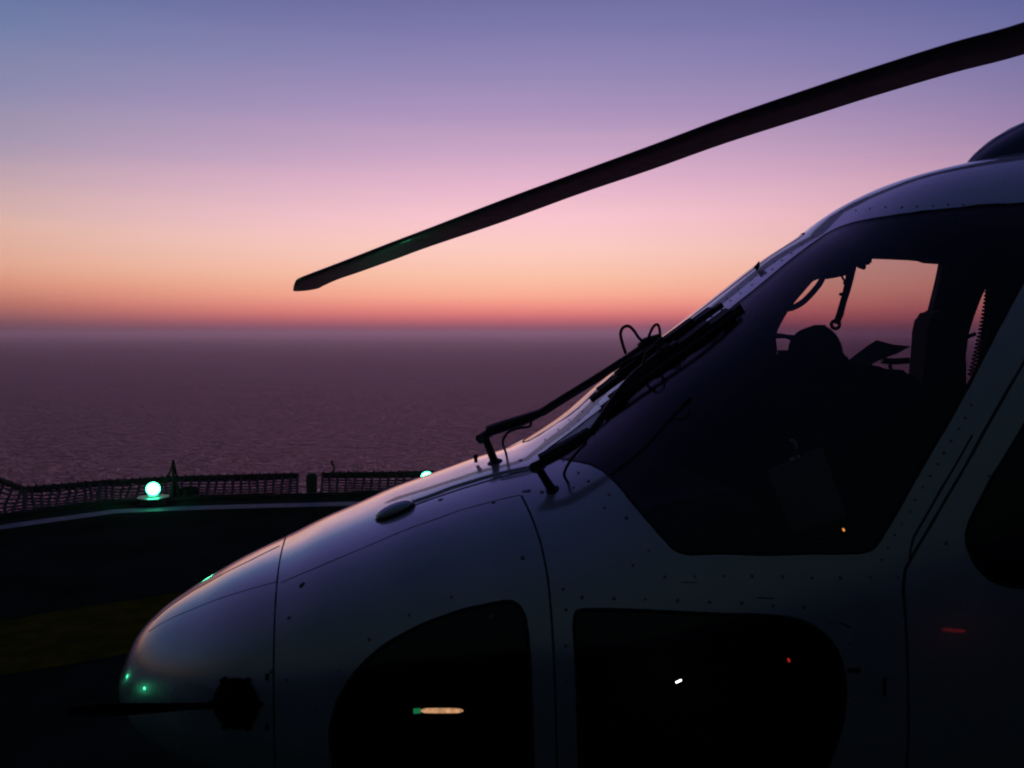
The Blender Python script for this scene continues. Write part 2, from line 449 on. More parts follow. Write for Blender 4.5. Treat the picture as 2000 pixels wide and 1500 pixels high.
NI = {k: along(k) for k in (-60, 48, 190, 334, 580, 624, 985)}
NO = {-60: P(-50, 920, 8.9), 48: rail(50, 956, .12), 190: rail(196, 944, .12), 334: rail(342, 935, .12), 580: rail(583, 929, .12), 624: rail(628, 928, .12), 985: rail(985, 923, .12)}
net_panel(NI[334], NI[580], NO[334], NO[580], 'dark rope net panel between the near green lamp and the deck post')
net_panel(NI[624], NI[985], NO[624], NO[985], 'dark rope net panel right of the post, running behind the helicopter nose')
net_panel(NI[190], NI[334], NO[190], NO[334], 'slack dark rope net panel directly behind the large green lamp', 0.04, 0.075, 0.8)
net_panel(NI[48], NI[190], NO[48], NO[190], 'slack dark net panel at the bend of the deck left of the green lamp', 0.04, 0.08, 0.9)
net_panel(NI[-60], NI[48], NO[-60], NO[48], 'tilted dark net panel cut by the left picture border', 0.05, 0.08, 1.5)

# post between the two right-hand net panels
a = along(603)
e = empty('deck_post', (a.x, a.y, 0), 'flat grey steel post standing between two net panels at the deck edge', 'post')
b = bmesh.new()
box(b, (a.x - 0.05, a.y + 0.02, -0.05), (a.x + 0.05, a.y + 0.5, 0.0), bev=0.008)
obj('arm', b, M['steel'], e)
b = bmesh.new(); box(b, (a.x - 0.062, a.y + 0.10, -0.04), (a.x + 0.062, a.y + 0.16, 0.255), bev=0.02)
obj('end_plate', b, M['steel'], e)
b = bmesh.new(); box(b, (a.x - 0.08, a.y - 0.06, -0.03), (a.x + 0.08, a.y + 0.03, 0.045), bev=0.01)
obj('hinge', b, M['black'], e)

# deck edge lamps
def deck_lamp(p, label, dz=0.0):
    e = empty('deck_lamp', (p.x, p.y, 0), label, 'lamp', 'green lamps along the deck edge')
    o = Vector((p.x, p.y, dz))
    b = bmesh.new(); lathe(b, [(0.135, 0.002 - dz), (0.135, 0.072), (0.165, 0.074), (0.168, 0.082), (0.12, 0.087), (0.08, 0.09)], o)
    obj('base', b, M['steel'], e)
    b = bmesh.new(); lathe(b, [(0.078, 0.088), (0.078, 0.098), (0.06, 0.104)], o)
    obj('collar', b, M['black'], e)
    b = bmesh.new()
    lathe(b, [(0.075 * math.sin(rad(a)), 0.172 - 0.075 * math.cos(rad(a))) for a in range(24, 181, 12)], o)
    obj('globe', b, M['green_lamp'], e)
    return e
def lamp_pos(px):
    q = along(px); return q + Vector((0.015, -0.13, -0.02))
LP1 = P(299, 957, 9.57); LP2 = P(834, 936, 9.90)
deck_lamp(LP1, 'large glowing green globe lamp on a round base at the deck edge')
deck_lamp(LP2, 'green globe lamp half hidden behind the top of the helicopter nose', 0.065)
deck_lamp(Vector((-4.95, 4.25, 0)), 'green globe lamp on the left deck edge, nearer the far corner, beyond the picture border')
deck_lamp(Vector((-5.0, 2.3, 0)), 'green globe lamp on the left deck edge abreast of the helicopter nose, beyond the border')
# triangular cleat with a short mast beside the lamp
a = along(338) + Vector((0, -0.06, 0))
e = empty('net_bracket', (a.x, a.y, 0), 'thin upright triangular bracket with a rope loop just right of the large green lamp', 'bracket')
b = bmesh.new()
tube(b, [a + Vector((0.02, 0, 0)), a + Vector((0.02, 0.05, 0.46))], 0.016, 8)
tube(b, [a + Vector((-0.16, 0.02, 0.12)), a + Vector((-0.02, 0.05, 0.33)), a + Vector((0.015, 0.05, 0.44))], 0.012, 8, 3)
tube(b, [a + Vector((0.10, 0.0, 0.0)), a + Vector((0.05, 0.05, 0.27)), a + Vector((0.02, 0.05, 0.44))], 0.012, 8, 3)
obj('strut', b, M['boom'], e)
b = bmesh.new(); slab_pts = [(-0.03, 0.0), (0.07, 0.0), (0.045, 0.20), (0.005, 0.22)]
va = [b.verts.new(a + Vector((x, 0.03, z))) for x, z in slab_pts]; vb = [b.verts.new(v.co + Vector((0, 0.03, 0))) for v in va]
b.faces.new(va); b.faces.new(vb[::-1])
for i in range(4): b.faces.new((va[i], vb[i], vb[(i + 1) % 4], va[(i + 1) % 4]))
obj('gusset', b, M['boom'], e, smooth=False)
# low cleats and coiled line in front of the nets
a = along(362) + Vector((0, 0.12, 0.02))
b = bmesh.new()
for k in range(3):
    tube(b, [a + Vector((0.10 * math.cos(t * 0.5), 0.10 * math.sin(t * 0.5), 0.03 + 0.028 * k)) for t in range(14)], 0.016, 6)
tag(obj('rope_coil', b, M['rope']), 'small dark coil of rope lying by the net right of the green lamp', 'rope')
a = rail(650, 928, .12)
b = bmesh.new()
tube(b, [a + Vector((0, 0, 0.02)), a + Vector((0.02, 0, 0.10)), a + Vector((-0.01, 0, 0.15)), a + Vector((0.0, 0, 0.19))], 0.014, 6, 3)
tag(obj('net_hook', b, M['black']), 'small bent hook sticking up from the net rail right of the post', 'hook')

# ------------------------------------------------------------------ helicopter shell: one smooth analytic surface
YAW = rad(11)
AX = Vector((math.cos(YAW), math.sin(YAW), 0)); NX = Vector((math.sin(YAW), -math.cos(YAW), 0))
ORG = Vector((-1.20126, 2.61093, 0)); UP = Vector((0, 0, 1))
def pchip(x, y):
    n = len(x); h = [x[i + 1] - x[i] for i in range(n - 1)]; d = [(y[i + 1] - y[i]) / h[i] for i in range(n - 1)]; m = [0.0] * n
    for i in range(1, n - 1):
        if d[i - 1] * d[i] > 0:
            w1 = 2 * h[i] + h[i - 1]; w2 = h[i] + 2 * h[i - 1]; m[i] = (w1 + w2) / (w1 / d[i - 1] + w2 / d[i])
    m[0] = d[0]; m[-1] = d[-1]
    import bisect
    def g(q):
        q = min(max(q, x[0]), x[-1]); i = min(max(bisect.bisect_right(x, q) - 1, 0), n - 2); t = (q - x[i]) / h[i]
        return y[i] * (1 + 2 * t) * (1 - t) ** 2 + m[i] * h[i] * t * (1 - t) ** 2 + y[i + 1] * t * t * (3 - 2 * t) + m[i + 1] * h[i] * t * t * (t - 1)
    return g
def sq(l): return [math.sqrt(v) for v in l]
KN = [(0, .8262), (.017, .893), (.055, .976), (.116, 1.0403), (.192, 1.0908), (.253, 1.1252), (.315, 1.1591), (.408, 1.201), (.494, 1.2349),
      (.596, 1.2809), (.725, 1.3317), (.855, 1.3842), (.954, 1.4160), (1.054, 1.4485), (1.138, 1.4757), (1.224, 1.4980), (1.262, 1.509),
      (1.376, 1.573), (1.472, 1.639), (1.603, 1.753), (1.668, 1.802), (1.827, 1.911), (2.003, 2.0407), (2.212, 2.194), (2.324, 2.2618),
      (2.466, 2.3629), (2.648, 2.446), (2.886, 2.5079), (3.118, 2.5531), (3.5, 2.596), (4, 2.64), (5, 2.68), (5.8, 2.5), (6.5, 2.2)]
Tf = pchip(sq([k[0] for k in KN]), [k[1] for k in KN])
Wf = pchip(sq([0, .05, .15, .3, .6, 1.0, 1.4, 1.8, 2.3, 3, 4, 5, 5.8, 6.5]), [0, .15, .26, .365, .5, .615, .70, .77, .82, .85, .87, .87, .65, .32])
Mf = pchip([0, 1, 2.3, 2.55], [.82621, .86, 1.0, 1.4])
Bf = pchip(sq([0, .05, .15, .3, .6, 1.0, 1.5, 2.2, 3, 5, 5.8, 6.5]), [.82621, .715, .65, .60, .53, .46, .42, .40, .38, .38, .7, 1.2])
nTf = pchip([0, .45, .8, 1.05, 1.3, 1.6, 2.3], [2.0, 2.35, 2.75, 2.75, 2.4, 2.4, 2.6])
nBf = pchip([0, .5, 1.1, 2.3], [2, 2.2, 2.5, 2.8])
QM = math.sqrt(6.5)
def S(q, ph):
    c, s = math.cos(ph), math.sin(ph); n = nTf(q) if s >= 0 else nBf(q)
    r = (abs(c) ** n + abs(s) ** n) ** (-1 / n)
    m = Mf(q); h = (Tf(q) - m) if s >= 0 else (m - Bf(q))
    return ORG + AX * (q * q) + NX * (Wf(q) * r * c) + UP * (m + h * r * s)
def Nrm(q, ph):
    e = 0.012; q0 = max(q, 0.03)
    a = S(min(q0 + e, QM), ph) - S(q0 - e, ph); b = S(q0, ph + e) - S(q0, ph - e)
    n = a.cross(b)
    if n.length < 1e-12: return -AX
    n.normalize()
    cen = ORG + AX * (q0 * q0 + 0.15) + UP * Mf(q0)
    return n if n.dot(S(q0, ph) - cen) > 0 else -n
# coarse BVH to find where a sight line meets the shell
NQ, NP = 260, 240
gq = [QM * i / NQ for i in range(NQ + 1)]; gp = [rad(-90) + rad(360) * j / NP for j in range(NP + 1)]
gv = [S(a, b) for a in gq for b in gp]
tris = []; tpar = []
for i in range(NQ):
    for j in range(NP):
        a = i * (NP + 1) + j; b = a + 1; c = a + NP + 1; d = c + 1
        tris.append((a, c, d)); tpar.append(((gq[i], gp[j]), (gq[i + 1], gp[j]), (gq[i + 1], gp[j + 1])))
        tris.append((a, d, b)); tpar.append(((gq[i], gp[j]), (gq[i + 1], gp[j + 1]), (gq[i], gp[j + 1])))
BVH = BVHTree.FromPolygons(gv, tris, epsilon=0)
def cast(o, d):
    loc, nn, idx, dist = BVH.ray_cast(o, d.normalized())
    if loc is None: return None
    A_, B_, C_ = [gv[k] for k in tris[idx]]
    v0, v1, v2 = B_ - A_, C_ - A_, loc - A_
    d00, d01, d11, d20, d21 = v0.dot(v0), v0.dot(v1), v1.dot(v1), v2.dot(v0), v2.dot(v1)
    den = d00 * d11 - d01 * d01
    if abs(den) < 1e-18: v = w = 0
    else: v = (d11 * d20 - d01 * d21) / den; w = (d00 * d21 - d01 * d20) / den
    pa = tpar[idx]
    return loc, (pa[0][0] * (1 - v - w) + pa[1][0] * v + pa[2][0] * w, pa[0][1] * (1 - v - w) + pa[1][1] * v + pa[2][1] * w)
def hit(px, py): return cast(EYE, ray(px, py))
def par(px, py):
    h = hit(px, py)
    while h is None and py > 1000: py -= 6; h = hit(px, py)
    if h is None: raise RuntimeError('no hit %s %s' % (px, py))
    return h[1]
def par_far(px, py):
    d = ray(px, py).normalized(); h = cast(EYE, d)
    h2 = cast(h[0] + d * 0.02, d); return h2[1]
def mir(p): return (p[0], math.pi - p[1])
def rs(poly, step=0.035, closed=True):
    """resample a parameter polyline"""
    out = []; n = len(poly)
    for i in range(n if closed else n - 1):
        a = Vector(poly[i]); b = Vector(poly[(i + 1) % n]); k = max(1, int((b - a).length / step))
        for t in range(k): out.append(tuple(a.lerp(b, t / k)))
    if not closed: out.append(tuple(poly[-1]))
    return out
def spx(pts, sharp=(), n=5, closed=True):
    """rounds an outline given in pixels, keeping the listed corners"""
    out = []; N_ = len(pts)
    for i in range(N_):
        if i in sharp: out.append(pts[i]); continue
        a, b, c = Vector(pts[i - 1]), Vector(pts[i]), Vector(pts[(i + 1) % N_])
        ra = min(0.5, 26 / (a - b).length); rc = min(0.5, 26 / (c - b).length)
        p, r_ = b.lerp(a, ra), b.lerp(c, rc)
        for t in range(n + 1):
            t /= n; out.append(tuple((1 - t) ** 2 * p + 2 * t * (1 - t) * b + t * t * r_))
    return out
WIND = spx([(1052, 890), (1165, 806), (1300, 702), (1453, 582), (1618, 452), (1665, 434), (1750, 420), (1850, 408), (2000, 397), (2075, 393), (2062, 432), (2000, 545),
            (1893, 750), (1800, 912), (1712, 1066), (1690, 1079), (1500, 1082), (1326, 1081), (1300, 1055), (1250, 998), (1205, 942), (1166, 908), (1110, 898)], sharp=())
CH1 = spx([(1031, 1240), (1023, 1195), (1006, 1176), (985, 1174), (900, 1192), (820, 1221), (750, 1260), (695, 1310), (660, 1365), (644, 1420), (646, 1470), (660, 1530), (700, 1590), (1042, 1600), (1040, 1480), (1038, 1380)])
CH2 = spx([(1122, 1230), (1122, 1198), (1135, 1190), (1250, 1193), (1400, 1200), (1520, 1203), (1580, 1216), (1622, 1248), (1645, 1292), (1653, 1345), (1645, 1420), (1615, 1500), (1580, 1590), (1140, 1600), (1132, 1500), (1128, 1350)])
DWIN = spx([(1990, 850), (1933, 941), (1893, 1020), (1886, 1048), (1893, 1082), (1914, 1114), (1945, 1140), (2000, 1149), (2400, 1149), (2450, 1120), (2480, 1000), (2470, 600), (2430, 470), (2380, 450), (2240, 450), (2190, 475), (2130, 580), (2060, 720)])
DSEAM = [(2170, 425), (2060, 600), (1990, 725), (1918, 850), (1850, 970), (1790, 1072), (1768, 1112), (1764, 1150), (1771, 1250), (1774, 1400), (1770, 1500), (1768, 1640)]
pp = lambda l: [par(*p) for p in l]
wind = pp(WIND); ch1 = pp(CH1); ch2 = pp(CH2); dwin = pp(DWIN); dseam = pp(DSEAM)
s_rear = math.sqrt(3.62)
door = dseam + [(s_rear, dseam[-1][1]), (s_rear, rad(58)), (s_rear - 0.03, rad(62)), (dseam[0][0] + 0.06, rad(62)), (dseam[0][0] + 0.01, dseam[0][1] + 0.03)]
wind_far = [(min(q, math.sqrt(2.40)), math.pi - a) for q, a in wind]
# the far door window and the window behind it, as seen through the cockpit
OPEN = spx([(1512, 700), (1506, 655), (1535, 600), (1590, 535), (1640, 505), (1700, 500), (1842, 512), (1850, 528), (1822, 610), (1795, 700), (1765, 775), (1560, 790), (1520, 760)])
SLIV = spx([(1868, 745), (1884, 655), (1902, 600), (1922, 552), (1940, 540), (1962, 556), (1985, 640), (1985, 760), (1880, 775)])
dwin_far = [par_far(*p) for p in OPEN]; cab_far = [par_far(*p) for p in SLIV]
nose_q = math.sqrt((par(555, 1051)[0] ** 2 + par(538, 1350)[0] ** 2) / 2)
REG = [('windshield', wind, 'glass', 0), ('windshield', wind_far, 'glass', 0), ('chin_window', ch1, 'glass', 0), ('chin_window', ch2, 'glass', 0),
       ('chin_window', [mir(p) for p in ch1], 'glass', 0), ('chin_window', [mir(p) for p in ch2], 'glass', 0),
       ('door_window', dwin, 'glass', 0), ('door_window', dwin_far, 'glass', 0), ('cabin_window', cab_far, 'glass', 0),
       ('door', door, 'white', 1)]
NCL = [(nose_q, rad(-90) + rad(360) * k / 120) for k in range(121)]
co = []; ed = []
def add_loop(pl, closed=True):
    r_ = rs(pl, 0.035, closed); b = len(co); co.extend(Vector(p) for p in r_)
    n = len(r_)
    for i in range(n if closed else n - 1): ed.append((b + i, b + (i + 1) % n))
for nm, pl, mt, pr in REG: add_loop(pl)
add_loop(NCL, False)
for i in range(0, 131):
    q = QM * i / 130
    for j in range(0, 121):
        a = rad(-90) + rad(360) * j / 120
        co.append(Vector((q, a)))
out = delaunay_2d_cdt(co, ed, [], 0, 1e-5)
cv, cf = out[0], out[2]
def inside(x, y, poly):
    r_ = False; n = len(poly); j = n - 1
    for i in range(n):
        xi, yi = poly[i]; xj, yj = poly[j]
        if (yi > y) != (yj > y) and x < (xj - xi) * (y - yi) / (yj - yi) + xi: r_ = not r_
        j = i
    return r_
bbs = [(min(p[0] for p in pl), max(p[0] for p in pl), min(p[1] for p in pl), max(p[1] for p in pl)) for _, pl, _, _ in REG]
SPos = [S(v.x, v.y) for v in cv]; SNor = [Nrm(v.x, v.y) for v in cv]
lab = []
for f in cf:
    cx = sum(cv[k].x for k in f) / len(f); cy = sum(cv[k].y for k in f) / len(f); L_ = -1
    for i, (nm, pl, mt, pr) in enumerate(REG):
        b = bbs[i]
        if b[0] <= cx <= b[1] and b[2] <= cy <= b[3] and inside(cx, cy, pl): L_ = i; break
    if L_ == -1 and cx < nose_q: L_ = -2
    lab.append(L_)
HELI = empty('helicopter', ORG, 'white helicopter with dark glazed cockpit parked nose left on the ship deck', 'helicopter')
def region(code, name, mat, thick, parent, inner='lining', lift=0.0, extra=None):
    """a curved skin with thickness cut out of the shell"""
    fs = [f for f, l in zip(cf, lab) if l in (code if isinstance(code, tuple) else (code,))]
    idx = {}; V = []; NR = []
    for f in fs:
        for k in f:
            key = (round(SPos[k].x, 6), round(SPos[k].y, 6), round(SPos[k].z, 6))
            if key not in idx: idx[key] = len(V); V.append(SPos[k] + SNor[k] * lift); NR.append(SNor[k])
    def key(k): return idx[(round(SPos[k].x, 6), round(SPos[k].y, 6), round(SPos[k].z, 6))]
    n = len(V); F = []; ec = {}; seen = set()
    for f in fs:
        g = [key(k) for k in f]
        if len(set(g)) < 3: continue
        fn = (V[g[1]] - V[g[0]]).cross(V[g[2]] - V[g[0]])
        if fn.length < 1e-12: continue
        if fn.dot(NR[g[0]] + NR[g[1]] + NR[g[2]]) < 0: g.reverse()
        ks = frozenset(g)
        if ks in seen: continue
        seen.add(ks); F.append(tuple(g))
        for i in range(3): ec[(g[i], g[(i + 1) % 3])] = ec.get((g[i], g[(i + 1) % 3]), 0) + 1
    outer_n = len(F)
    V2 = V + [v - m * thick for v, m in zip(V, NR)]; N2 = NR + [-m for m in NR]
    F2 = F + [(c + n, b + n, a + n) for a, b, c in F]
    rim = [(b, a, a + n, b + n) for (a, b) in ec if (b, a) not in ec]
    F2 += rim
    nb0 = len(F2)
    if extra:
        k0 = len(V2); V2 += [v.co.copy() for v in extra.verts]; F2 += [tuple(v.index + k0 for v in f.verts) for f in extra.faces]
    me = bpy.data.meshes.new(name)
    inv = Matrix.Translation(-world_of(parent).translation)
    me.from_pydata([inv @ v for v in V2], [], F2)
    me.polygons.foreach_set('use_smooth', [True] * len(F2))
    me.materials.append(M[mat]); me.materials.append(M[inner])
    mi = [0] * outer_n + [1] * (nb0 - outer_n) + [2] * (len(F2) - nb0)
    if extra: me.materials.append(M['rivet'])
    me.polygons.foreach_set('material_index', mi)
    ln = []
    for pi, p in enumerate(me.polygons):
        for li in p.loop_indices:
            vi = me.loops[li].vertex_index
            ln.append(tuple(N2[vi]) if pi < outer_n * 2 else tuple(p.normal))
    me.normals_split_custom_set(ln)
    o = bpy.data.objects.new(name, me); COL.objects.link(o); o.parent = parent
    return o
RB = bmesh.new()
def rivet(px, py, r=0.0045, h=0.0018, far=False):
    r *= random.uniform(0.75, 1.2); px += random.uniform(-2, 2); py += random.uniform(-1.5, 1.5)
    hh = hit(px, py)
    if hh is None: return
    nr = Nrm(*hh[1]); p = S(*hh[1]); lathe(RB, [(r, -0.001), (r, h * 0.5), (r * 0.6, h)], p, nr, 10)
for x in range(1300, 1760, 57): rivet(x, 1126 + (x - 1300) * 0.004)
for i, x in enumerate(range(1138, 1600, 62)): rivet(x, 1166 + (x - 1138) * 0.042)
for p in [(1625, 1213), (1660, 1258), (1676, 1310), (1672, 1365), (1662, 1420), (1646, 1470), (1107, 1190), (1103, 1260), (1106, 1330), (1110, 1400), (1112, 1470),
          (1268, 1075), (1225, 1012), (1188, 965), (1150, 940), (1128, 922), (1101, 902), (1120, 952), (1238, 1104), (1180, 990), (1100, 1150)]: rivet(*p)
for x, y in [(1060, 960), (1030, 958), (964, 982), (1018, 900), (1022, 1090), (590, 1143), (565, 1208), (860, 977), (1024, 960)]: rivet(x, y, 0.007, 0.002)
# rivet rows along the windshield post and the roof edge
for t in range(26):
    k = t / 25; rivet(1110 + (1606 - 1110) * k, 838 + (447 - 838) * k, 0.0035)
for t in range(22):
    k = t / 21; rivet(1066 + (1560 - 1066) * k, 858 + (474 - 858) * k, 0.003)
for x in range(1640, 2000, 30): rivet(x, 425 - (x - 1640) * 0.10 - 12 + 0.00018 * (x - 1640) ** 2, 0.0035)
for p in [(620, 1400), (560, 1330), (528, 1310), (528, 1420), (960, 1205), (880, 1165), (800, 1200), (720, 1250), (660, 1310), (615, 1385), (1850, 1060), (1930, 930)]: rivet(*p)
for t in range(14):
    k = t / 13; rivet(1722 + 176 * k, 1092 - 300 * k, 0.0035)
RB.normal_update(); RB.verts.index_update()
region(-1, 'body', 'white', 0.02, HELI, extra=RB)
region(-2, 'nose_cone', 'white', 0.02, HELI)
DOOR = region(9, 'door', 'white', 0.02, HELI)
region(0, 'windshield', 'glass', 0.004, HELI, 'glass')
region(1, 'windshield', 'glass', 0.004, HELI, 'glass')
for k in (2, 3, 4, 5): region(k, 'chin_window', 'glass', 0.004, HELI, 'glass')
dw = region(6, 'window', 'glass', 0.004, HELI, 'glass'); dw.parent = DOOR
region(7, 'door_window', 'glass', 0.004, HELI, 'glass'); region(8, 'cabin_window', 'glass', 0.004, HELI, 'glass')

# seams, edge beading and rivets laid on the shell
def on_strip(bm, pl, w, off, closed=False):
    pl = rs(pl, 0.02, closed); n = len(pl); pts = [S(*p) for p in pl]; prev = None; first = None
    rng = range(n + 1) if closed else range(n)
    for i in rng:
        i %= n
        a = pts[(i - 1) % n] if (closed or i > 0) else pts[i]; b = pts[(i + 1) % n] if (closed or i < n - 1) else pts[i]
        nr = Nrm(*pl[i]); d = (b - a)
        if d.length < 1e-9: continue
        sd = nr.cross(d).normalized()
        ww = w * (0.85 + 0.3 * random.random())
        q = [pts[i] + sd * ww / 2 + nr * (off * 0.2), pts[i] + sd * ww * 0.3 + nr * off, pts[i] - sd * ww * 0.3 + nr * off, pts[i] - sd * ww / 2 + nr * (off * 0.2)]
        cur = [bm.verts.new(v) for v in q]
        if prev:
            for k in range(3): bm.faces.new((prev[k], prev[k + 1], cur[k + 1], cur[k]))
        prev = cur
def ppar(l): return [par(*p) for p in l]
bm = bmesh.new()
for pl in (ch1, ch2, dwin, [mir(p) for p in ch1], [mir(p) for p in ch2], wind, wind_far): on_strip(bm, pl, 0.010, 0.0015, True)
obj('window_seal', bm, M['rubber'], HELI)
bm = bmesh.new()
on_strip(bm, NCL, 0.0055, 0.0008)
on_strip(bm, dseam, 0.008, 0.0012)
on_strip(bm, ppar([(1018, 968), (1035, 1002), (1056, 1060), (1070, 1130), (1078, 1220), (1083, 1320), (1086, 1420), (1087, 1500), (1088, 1590)]), 0.006, 0.001)
hood = ppar([(548, 1138), (620, 1108), (700, 1074), (800, 1032), (900, 996), (1016, 967)])
on_strip(bm, hood, 0.003, 0.0006); on_strip(bm, [mir(p) for p in hood], 0.004, 0.0008)
cone = ppar([(290, 1234), (340, 1205), (400, 1180), (470, 1156), (541, 1136)])
on_strip(bm, cone, 0.003, 0.0006)
on_strip(bm, ppar([(300, 1212), (335, 1182), (380, 1152), (430, 1124), (490, 1094), (546, 1066)]), 0.007, 0.001)
on_strip(bm, ppar([(1899, 850), (1840, 952), (1785, 1048), (1778, 1075), (1777, 1094), (1769, 1110)]), 0.006, 0.001)
on_strip(bm, ppar([(1330, 1137), (1362, 1138)]), 0.002, 0.0006)
on_strip(bm, ppar([(1478, 1167), (1512, 1169)]), 0.003, 0.0008)
on_strip(bm, ppar([(1640, 1216), (1662, 1226)]), 0.004, 0.0008)
obj('panel_seam', bm, M['seam'], HELI)
# raised step of the scuttle panel below the windshield
bm = bmesh.new()
on_strip(bm, ppar([(792, 985), (830, 972), (880, 953), (940, 934), (990, 921), (1042, 910)]), 0.016, 0.006)
obj('scuttle_step', bm, M['white'], HELI)
bm = bmesh.new()
on_strip(bm, ppar([(800, 990), (850, 972), (900, 955), (950, 940), (1000, 925), (1040, 917)]), 0.010, 0.0012)  # dark strip standing in for the shade of the scuttle recess
obj('scuttle_shade', bm, M['seam'], HELI)

# catches and scratches on the skin by the chin window
def flush_box(px, py, w, l, h, ang=0, m=None):
    bm = bmesh.new()
    hh = hit(px, py); nr = Nrm(*hh[1]); p = S(*hh[1])
    t = (AX - nr * AX.dot(nr)).normalized(); b_ = nr.cross(t); t2 = t * math.cos(ang) + b_ * math.sin(ang); b2 = nr.cross(t2)
    mt = Matrix((t2, b2, nr)).transposed().to_4x4(); mt.translation = p
    box(bm, (-l / 2, -w / 2, -0.002), (l / 2, w / 2, h), mt, bev=min(w, l, h) * 0.3)
    obj('latch', bm, M['black'], HELI)
flush_box(1668, 1308, 0.012, 0.03, 0.006); flush_box(1727, 1340, 0.006, 0.045, 0.004, rad(90)); flush_box(522, 1322, 0.008, 0.016, 0.004, rad(90))
flush_box(522, 1418, 0.008, 0.016, 0.004, rad(90)); flush_box(590, 1143, 0.006, 0.018, 0.003, rad(40))

# blister on the nose
bm = bmesh.new()
hh = hit(772, 1001); nr = Nrm(*hh[1]); p = S(*hh[1]); t = (AX - nr * AX.dot(nr)).normalized()
mt = Matrix((t, nr.cross(t), nr)).transposed()
sphere(bm, p + nr * 0.012, 0.058, 0.030, 0.017, 28, mt)
obj('vent_blister', bm, M['white'], HELI)
bm = bmesh.new(); sphere(bm, p + nr * 0.002, 0.064, 0.036, 0.008, 28, mt)
obj('blister_gasket', bm, M['rubber'], HELI)

# pitot boom on the near side of the nose
PB = empty('pitot_probe', ORG, None, None); PB.parent = HELI; PB.location = (0, 0, 0)
h0 = hit(462, 1374); nr = Nrm(*h0[1]); base = h0[0]
bm = bmesh.new()
lathe(bm, [(0.066, -0.03), (0.068, 0.006), (0.060, 0.018), (0.048, 0.035), (0.03, 0.05), (0.012, 0.058)], base, nr, 36)
for a in range(6):
    aa = rad(60 * a + 20); u = nr.orthogonal().normalized(); w = nr.cross(u)
    lathe(bm, [(0.008, -0.01), (0.008, 0.010), (0.004, 0.012)], base + (u * math.cos(aa) + w * math.sin(aa)) * 0.071, nr, 8)
obj('mount', bm, M['boom'], PB)
bm = bmesh.new()
y0 = base.y - 0.045
tube(bm, [P(450, 1376, y0 + 0.01), P(400, 1379, y0), P(360, 1380, y0), P(300, 1383, y0), P(240, 1385, y0 - 0.01), P(185, 1386, y0 - 0.015), P(142, 1387, y0 - 0.02), P(132, 1387, y0 - 0.02)],
     [0.010, 0.009, 0.010, 0.013, 0.016, 0.017, 0.013, 0.006], 16, 4)
obj('tube', bm, M['boom'], PB)

# ------------------------------------------------------------------ wipers
def wp(px, py, off, Yd=None):
    h = hit(px, py)
    if h is not None and Yd is None:
        return h[0] - ray(px, py).normalized() * off
    return P(px, py, Yd)
def bar(bm, pts, ra, rb, seg=4):
    """flat bar: tube squeezed by using two parallel tubes"""
    tube(bm, pts, ra, seg)
def wiper(label):
    e = empty('wiper', ORG, None, None); e.parent = HELI; e.location = (0, 0, 0)
    e['label'] = label
    return e
yn = hit(1079, 957)[0].y
wn_ = wiper('near wiper with its arm folded up the windshield post')
bm = bmesh.new()
f0 = wp(1080, 960, -0.01); k0 = P(1050, 912, yn - 0.03); k1 = P(1062, 898, yn - 0.03)
tube(bm, [f0, f0.lerp(k0, 0.5), k0], [0.014, 0.012, 0.012], 12)
lathe(bm, [(0.024, -0.012), (0.024, 0.004), (0.014, 0.012)], f0, Nrm(*hit(1080, 960)[1]), 14)
tube(bm, [P(1043, 914, yn - 0.045), P(1058, 906, yn - 0.01)], 0.016, 12)
obj('pivot', bm, M['black'], wn_)
bm = bmesh.new()
ya_ = yn - 0.03
tube(bm, [P(1056, 900, ya_), P(1085, 885, ya_), P(1120, 865, ya_ + .01), P(1152, 842, ya_ + .02)], [0.020, 0.022, 0.020, 0.014], 8, 3)
tube(bm, [P(1150, 846, ya_ + .02), P(1175, 812, ya_ + .04), P(1205, 768, ya_ + .06), P(1240, 728, ya_ + .09), P(1290, 688, ya_ + .12)], 0.0075, 8, 3)
tube(bm, [P(1157, 850, ya_ + .02), P(1183, 812, ya_ + .04), P(1213, 770, ya_ + .06), P(1250, 730, ya_ + .09), P(1300, 690, ya_ + .12)], 0.0045, 8, 3)
tube(bm, [P(1285, 694, ya_ + .12), P(1305, 676, ya_ + .13)], 0.014, 8)
obj('arm', bm, M['black'], wn_)
def wiper_blade(bm, a, b, wid, dep, sag=0.0):
    """rubber blade on a stepped metal carrier"""
    n = 14; pts = [a.lerp(b, k / n) for k in range(n + 1)]
    d = (b - a).normalized()
    up = Vector((-0.55, -0.25, 0.8)); up = (up - d * up.dot(d)).normalized(); sd = d.cross(up)
    def ring(p, w, h, lift): return [bm.verts.new(p + sd * x * w + up * (y * h + lift)) for x, y in ((-1, -1), (1, -1), (1, 1), (-1, 1))]
    prof = [(0.006, 0.016, 0)] * (n + 1)
    def loft(ring_l):
        for r1, r2 in zip(ring_l, ring_l[1:]):
            for k in range(4): bm.faces.new((r1[k], r1[(k + 1) % 4], r2[(k + 1) % 4], r2[k]))
        bm.faces.new(ring_l[0][::-1]); bm.faces.new(ring_l[-1])
    loft([ring(p, wid * 0.5, dep * 0.5, -dep * 0.4) for p in pts])
    loft([ring(pts[k], wid, dep * 0.35, dep * 0.25) for k in range(1, n)])
    loft([ring(pts[k], wid * 0.75, dep * 0.3, dep * 0.9) for k in range(3, n - 2)])
    loft([ring(pts[k], wid * 0.6, dep * 0.3, dep * 1.4) for k in range(5, n - 5)])
bm = bmesh.new()
def Yg(px, py, off): return hit(px, py)[0] - ray(px, py).normalized() * off
a = Yg(1174, 796, 0.045); b = Yg(1444, 594, 0.045)
wiper_blade(bm, a, b, 0.022, 0.018)
obj('blade', bm, M['rubber'], wn_)
